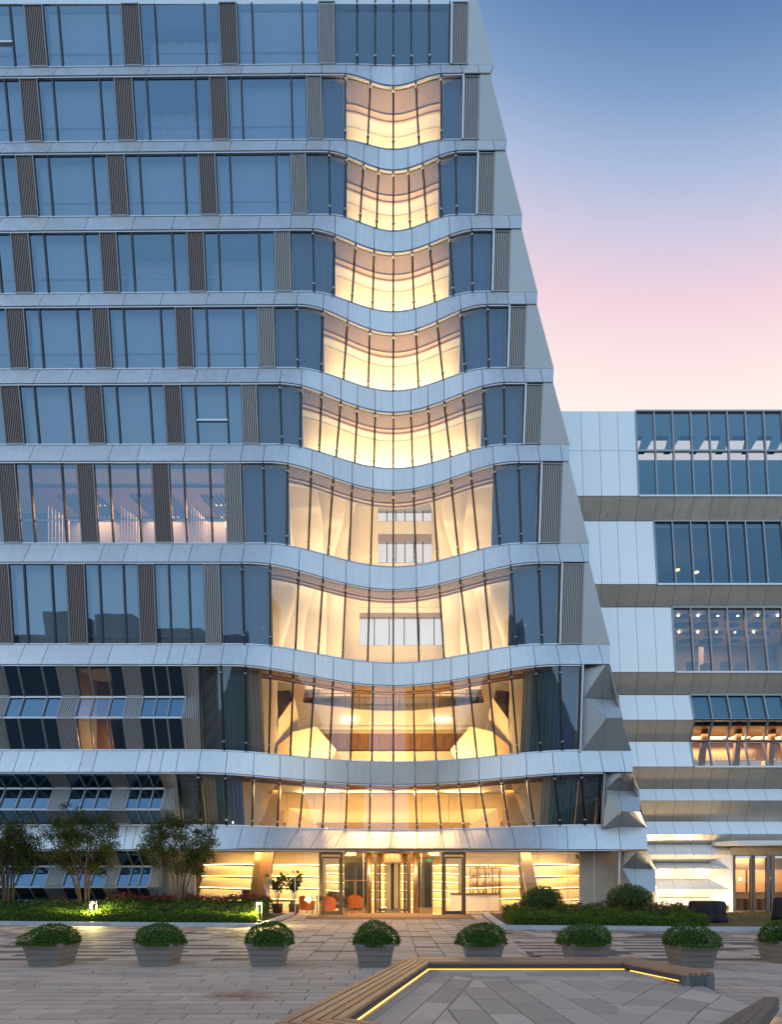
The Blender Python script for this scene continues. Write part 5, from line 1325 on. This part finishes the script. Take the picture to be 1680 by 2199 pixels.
# ================================================================== BENCH
M['bench_wood'] = principled('bench_wood', (0.30, 0.175, 0.105), 0.55, noise=0.25, scale=3.0, stretch=(1, 1, 1), bump=0.3, bscale=20, rand=0.22, dirt=((0.36, 0.14, 0.05), 0.55, 3.0))
M['bench_dark'] = principled('bench_fascia', (0.07, 0.06, 0.055), 0.5, noise=0.2, scale=4)
M['bench_steel'] = principled('bench_steel', (0.14, 0.16, 0.175), 0.45, 0.4, noise=0.1, scale=6)
bench = empty('timber_bench', (2.2, 10, 0)); tag(bench, 'low slatted timber bench bent round the raised paving, lit from below', 'bench')
BP = Matrix.Translation(bench.location).inverted()
def B(o, p=bench): o.parent = p; o.matrix_parent_inverse = BP; return o
ZB = .30; NPL = 5
def bench_run(i, ends=(0, 0)):
    o0, o1 = Vector((*BO[i], 0)), Vector((*BO[i+1], 0)); i0, i1 = Vector((*BI[i], 0)), Vector((*BI[i+1], 0))
    for k in range(NPL):
        t0, t1 = k/NPL+.022, (k+1)/NPL-.022
        a, b, c, d = o0.lerp(i0, t0), o1.lerp(i1, t0), o1.lerp(i1, t1), o0.lerp(i0, t1)
        g_ = (b-a).normalized()*.006
        up = Vector((0, 0, ZB-.045))
        B(MB().prism([a+g_+up, b-g_+up, c-g_+up, d+g_+up], (0, 0, .045)).build('bench_plank', M['bench_wood']))
    for (p, q, s) in ((i0, i1, 1), (o0, o1, -1)):
        z1 = ZB-.048; n = Vector((-(q-p).y, (q-p).x, 0)).normalized()*s*.035
        B(MB().prism([p+Vector((0, 0, z1-.055)), q+Vector((0, 0, z1-.055)), q+Vector((0, 0, z1)), p+Vector((0, 0, z1))], n).build('bench_fascia', M['bench_dark']))
    # plinth and light strip
    a, b = o0.lerp(i0, .25), o1.lerp(i1, .25); c, d = o1.lerp(i1, .80), o0.lerp(i0, .80)
    B(MB().prism([a, b, c, d], (0, 0, ZB-.06)).build('bench_plinth', M['bench_steel']))
    n = Vector((-(i1-i0).y, (i1-i0).x, 0)).normalized()*(-1)
    p, q = o0.lerp(i0, .93), o1.lerp(i1, .93); u = (q-p)
    if i == 3: p, q = p+u*.12, q-u*.10
    B(MB().prism([p+Vector((0, 0, .160)), q+Vector((0, 0, .160)), q+n*.02+Vector((0, 0, .160)), p+n*.02+Vector((0, 0, .160))], (0, 0, .008)).build('led_strip', M['led_bench']))
for i in range(4): bench_run(i)
# end plate
a, b = Vector((*BO[4], 0)), Vector((*BI[4], 0)); u = (a-b).normalized()
B(MB().prism([b, a, a+Vector((0, 0, ZB-.05)), b+Vector((0, 0, ZB-.05))], Vector((-.13, .42, 0)).normalized()*.04).build('bench_end_plate', M['bench_steel']))
near = empty('near_bench', (3.9, 6.4, 0)); tag(near, 'dark narrow bench end jutting into the lower right corner, glowing underneath', 'bench')
NP = Matrix.Translation(near.location).inverted()
def NB(o): o.parent = near; o.matrix_parent_inverse = NP; return o
o0, o1, i1, i0 = Vector((4.72, 7.36, 0)), Vector((3.1, 5.3, 0)), Vector((2.78, 5.5, 0)), Vector((4.55, 7.38, 0))
for k in range(3):
    t0, t1 = k/3+.01, (k+1)/3-.01; up = Vector((0, 0, ZB-.05))
    NB(MB().prism([o0.lerp(i0, t0)+up, o0.lerp(i0, t1)+up, o1.lerp(i1, t1)+up, o1.lerp(i1, t0)+up], (0, 0, .05)).build('bench_plank', M['bench_dark']))
n = Vector((.78, -.62, 0))
NB(MB().prism([o0+Vector((0, 0, ZB-.16)), o1+Vector((0, 0, ZB-.16)), o1+Vector((0, 0, ZB-.052)), o0+Vector((0, 0, ZB-.052))], -n*.03).build('bench_fascia', M['bench_dark']))
NB(MB().prism([o0-n*.08, o1-n*.08, i1+n*.02, i0+n*.0], (0, 0, ZB-.06)).build('bench_plinth', M['bench_steel']))
NB(MB().prism([o0-n*.03+Vector((0, 0, .10)), o1-n*.03+Vector((0, 0, .10)), o1-n*.06+Vector((0, 0, .10)), o0-n*.06+Vector((0, 0, .10))], (0, 0, .02)).build('led_strip', M['led_bench']))

# ================================================================== PATH LAMPS
def path_lamp(x, d, label):
    r = empty('path_lamp', ((x-CX)/F*d, d, .1)); tag(r, label, 'lamp', 'square post lamps in the hedge')
    for sx in (-.09, .09):
        for sy in (-.09, .09): MB().box((sx, sy, .42), (.022, .022, .83)).build('post', M['frame'], r)
    MB().box((0, 0, .86), (.24, .24, .06)).build('cap', M['frame'], r); MB().box((0, 0, .06), (.26, .26, .12)).build('foot', M['frame'], r)
    MB().lathe([(.02, .73), (.045, .75), (.045, .80), (.02, .815)], (0, 0, 0), 10).build('bulb', M['led'], r)
    point('path_light', (0, 0, .62), 420, (1, .78, .25), .05, r)
path_lamp(200, 23.95, 'square post lamp glowing in the hedge below the widest tree')
path_lamp(556, 23.2, 'square post lamp glowing in the hedge near the entrance path')
# ================================================================== DRAPED TABLES, GROUND SPOTS
M['cloth'] = principled('dark_cloth', (0.022, 0.017, 0.021), 0.85, noise=0.1, scale=5)
def draped(x, ybase, w_, h_, label, seed):
    d = F*(EYE-.1)/(ybase-HY); R0 = w_/2*d/F; Hh = h_*d/F; random.seed(seed); ph = [random.uniform(0, 6) for _ in range(4)]
    r = empty('draped_table', ((x-CX)/F*d, d, .1)); tag(r, label, 'table', 'round tables under dark cloths on the lawn')
    wob = lambda a, j: 1+(.0, .0, .03, .07, .10, .12)[min(j, 5)]*(math.sin(7*a+ph[0])+.6*math.sin(11*a+ph[1])+.4*math.sin(17*a+ph[2]))
    MB().lathe([(R0*.05, Hh), (R0*.88, Hh-.005), (R0*.93, Hh*.85), (R0*.90, Hh*.55), (R0*.94, Hh*.25), (R0*.98, .012)], (0, 0, 0), 72, wob=wob).build('table_cloth', M['cloth'], r, smooth=True)
    MB().lathe([(R0*.85, Hh+.002), (R0*.86, Hh+.02), (R0*.8, Hh+.03), (.02, Hh+.03)], (0, 0, 0), 40).build('table_top', M['cloth'], r, smooth=True)
draped(1503, 1969.5, 46, 34, 'dark draped round table behind another, beside the hedge end', 1)
draped(1531, 1980.0, 56, 44, 'dark draped round table in front on the dry lawn', 2)
draped(1692, 1976.0, 56, 48, 'dark draped table cut off by the right picture edge', 3)
for k, (x, d, lab) in enumerate(((1568, 31.4, 'small ground spotlight on the lawn beside the annex pilaster'), (1443, 31.0, 'small ground spotlight behind the round table, by the dark base'), (1480, 31.3, 'small ground spotlight between hedge and dark base'))):
    r = empty('ground_spotlight', ((x-CX)/F*d, d, .1)); tag(r, lab, 'spotlight', 'ground spotlights washing the folded base')
    MB().lathe([(.06, 0), (.07, .02), (.07, .05), (.05, .06)], (0, 0, 0), 12).build('housing', M['frame'], r)
    MB().lathe([(.045, .061), (.04, .066), (.01, .067)], (0, 0, 0), 12).build('lens', M['spot'], r)
    area('ground_wash', (0, 0, .09), (PI-.55, 0, 0), .35, .12, 120, (1, .74, .44), r)
# ================================================================== LOBBY FURNITURE
def put(name, label, cat, x, d, rz=0.0, group=None):
    r = empty(name, ((x-CX)/F*d, d, .016), rz); tag(r, label, cat, group); return r
M['leather'] = principled('leather_orange', (0.42, 0.12, 0.03), 0.45, noise=0.08, scale=6)
M['leather_dark'] = principled('leather_dark', (0.06, 0.03, 0.02), 0.4)
def armchair(x, d, rz, label, mat='leather', s=1.0):
    r = put('armchair', label, 'armchair', x, d, rz, 'lobby armchairs'); r.scale = (s, s, s)
    tp = []; m = MB(); n = 14
    outer = []
    for k in range(n+1):
        a = PI*(-.12+1.24*k/n); hgt = .62+.30*math.sin(PI*k/n)**2
        outer.append((Vector((math.cos(a)*.42, math.sin(a)*.40, .12)), Vector((math.cos(a)*.48, math.sin(a)*.46, hgt))))
    ruled([b for a, b in outer], [a for a, b in outer], (0, 0, 0.0)).f
    mm = MB()
    for k in range(n):
        (a0, b0), (a1, b1) = outer[k], outer[k+1]
        mm.prism([a0, a1, b1, b0], ((a0+a1)/2*-.16).xy.to_3d())
    mm.build('backrest', M[mat], r); MB().lathe([(.34, .14), (.37, .2), (.37, .38), (.32, .42), (.05, .43)], (0, -.02, 0), 18).build('seat', M[mat], r, smooth=True)
    for sx in (-.22, .22):
        for sy in (-.2, .2): MB().tube([(sx*1.1, sy*1.1, 0), (sx, sy, .15)], [.012, .02], 6).build('leg', M['leather_dark'], r)
armchair(704, 32.6, PI, 'orange leather armchair seen from behind, just inside the glass door') if False else armchair(704, 33.3, PI, 'orange leather armchair just inside the glass swing door nearer the trees')
armchair(763, 36.5, PI, 'orange leather armchair deeper in the lobby, before the gilt racks')
armchair(660, 33.6, 2.6, 'dark armchair beside the potted fig')
armchair(1130, 33.5, -2.2, 'brown armchair behind the bush, right of the desk', 'leather_dark')
armchair(722, 35.0, .5, 'dark curved sofa chair behind the orange armchair', 'leather_dark', 1.25)
# potted figs
def fig(x, d, h, label, seed):
    random.seed(seed); r = put('potted_fig', label, 'potted plant', x, d, 0, 'potted figs in the lobby')
    MB().lathe([(.2, 0), (.27, .05), (.30, .5), (.26, .52), (.24, .45), (.02, .44)], (0, 0, 0), 16).build('pot', M['leather_dark'], r, smooth=True)
    st_ = MB()
    m = MB()
    for k in range(4):
        a = k*1.7; p = [Vector((0, 0, .44)), Vector((math.cos(a)*.12, math.sin(a)*.12, h*.5)), Vector((math.cos(a)*.34, math.sin(a)*.3, h*random.uniform(.75, 1)))]
        st_.tube(p, [.025, .02, .01], 6)
        for _ in range(34):
            t = random.uniform(.25, 1); q = p[1].lerp(p[2], t)+rndv()*.16; leaves(m, q, Vector((rndv().x, rndv().y, .5)), .26, .6)
    st_.build('stem', M['bark'], r); o = m.build('fig_leaves', M['leaf_fig'], r); tag(o, kind='stuff')
fig(596, 32.6, 2.2, 'potted fig tree next to the leaning brown column', 5); fig(632, 32.4, 2.15, 'potted fig tree next to the glass swing door', 6)
# pedestal, vase with branches, low cabinets
r = put('tall_pedestal', 'dark brown square pedestal before the lit wavy wall', 'pedestal', 529, 32.6); MB().box((0, 0, .62), (.36, .36, 1.2)).build('shaft', M['leather_dark'], r); MB().box((0, 0, .01), (.42, .42, .04)).build('foot', M['leather_dark'], r); MB().box((0, 0, 1.235), (.4, .4, .03)).build('top', M['wood'], r)
r = put('round_pedestal', 'dark drum shaped side table beside the column foot', 'side table', 546, 32.3); MB().lathe([(.30, 0), (.32, .04), (.31, .7), (.34, .72), (.34, .77), (.02, .78)], (0, 0, 0), 20).build('drum', M['leather_dark'], r)
r = put('lobby_console', 'long dark console table under the branch vase', 'table', 590, 31.9); MB().box((0, 0, .68), (2.0, .45, .06)).build('table_top', M['leather_dark'], r)
for sx in (-.9, .9): MB().box((sx, 0, .33), (.08, .4, .65)).build('leg', M['leather_dark'], r)
vz = .726
r = put('branch_vase', 'white vase holding bare pale branches on the console', 'vase', 573, 31.9); r.location.z = vz
MB().lathe([(.05, 0), (.08, .05), (.09, .25), (.05, .38), (.045, .42)], (0, 0, 0), 14).build('vase', M['white_in'], r, smooth=True)
random.seed(4); bm_ = MB()
for k in range(5):
    a = random.uniform(0, 6); p = Vector((0, 0, .35)); pts = [p.copy()]
    for j in range(4): p = p+Vector((math.cos(a)*.10+random.uniform(-.06, .06), random.uniform(-.05, .05), .22)); pts.append(p.copy())
    bm_.tube(pts, [.022, .02, .016, .012, .006], 6)
bm_.build('branches', M['cream'], r)
# reception desk, gilt racks, queue stand
desk = put('reception_desk', 'curved cream reception desk behind the glass right of the doors', 'desk', 1030, 33.6)
tp = [Vector((math.cos(a)*2.1-.3, 2.0-math.sin(a)*1.9, .98)) for a in lin(2.2, .75, 16)]
ruled(tp, [Vector((p.x, p.y, .06)) for p in tp], (0, .12, 0)).build('front', M['white_in'], desk, smooth=False)
ruled([p+Vector((0, -.08, .06)) for p in tp], [p+Vector((0, -.08, .0)) for p in tp], (0, .6, 0)).build('counter_top', M['leather_dark'], desk)
for k in range(2):
    r = put('luggage_cart', ('gilt luggage cart nearer the revolving door', 'gilt luggage cart nearer the swing door')[k], 'cart', (778, 748)[k], 37.5, 0, 'gilt luggage carts')
    for sx in (-.45, .45):
        for sy in (-.25, .25): MB().tube([(sx, sy, .12), (sx, sy, 1.75)], .028, 8).build('post', M['bronze'], r)
    MB().box((0, 0, .2), (1.0, .6, .06)).build('deck', M['leather_dark'], r); MB().box((0, -.25, 1.77), (.95, .05, .05)).box((0, .25, 1.77), (.95, .05, .05)).build('rail', M['bronze'], r)
    for sx in (-.4, .4): MB().lathe([(.02, 0), (.06, .03), (.06, .1), (.02, .14)], (sx, -.22, 0), 10).build('wheel', M['fin'], r)
for k, (x, d) in enumerate(((671, 29.4), (681, 29.6))):
    r = put('queue_post', ('steel queue post with sign board left of the doors', 'steel queue post beside the one with the sign board')[k], 'queue post', x, d, 0, 'queue posts at the entrance'); r.location.z = .022
    MB().lathe([(.17, 0), (.17, .02), (.03, .04), (.03, .95), (.045, .97), (.04, 1.02), (.01, 1.03)], (0, 0, 0), 16).build('post', M['steel'], r)
    if k == 0: MB().box((-.2, -.02, .82), (.32, .02, .26), Matrix.Rotation(.6, 3, 'Y')).build('sign_board', M['trim'], r)
    else: MB().tube([(0, .02, .9), (.15, .3, .62), (.3, .6, .62), (.35, .9, .85)], .02, 8).build('rope', M['fin'], r)

# ================================================================== SMALL LITTER ON THE PAVING, DRAIN COVERS
random.seed(21); m = MB()
M['dry_leaf'] = leafmat('dry_leaf', (0.20, 0.10, 0.04), (0.36, 0.22, 0.10), .1)
for _ in range(170):
    y = random.uniform(6.5, 22); x = random.uniform(-.62, .62)*y
    if clip([(x-.01, y-.01), (x+.01, y-.01), (x, y+.01)], [(-1.3, 5.4), (5.2, 5.4), (5.2, 11.4), (0.2, 11.4)]): continue
    leaves(m, Vector((x, y, .012)), Vector((0, 0, 1))+rndv()*.12, .045, .6)
tag(m.build('fallen_leaves', M['dry_leaf']), 'scattered dry brown leaves lying on the plaza paving', 'leaves', kind='stuff')
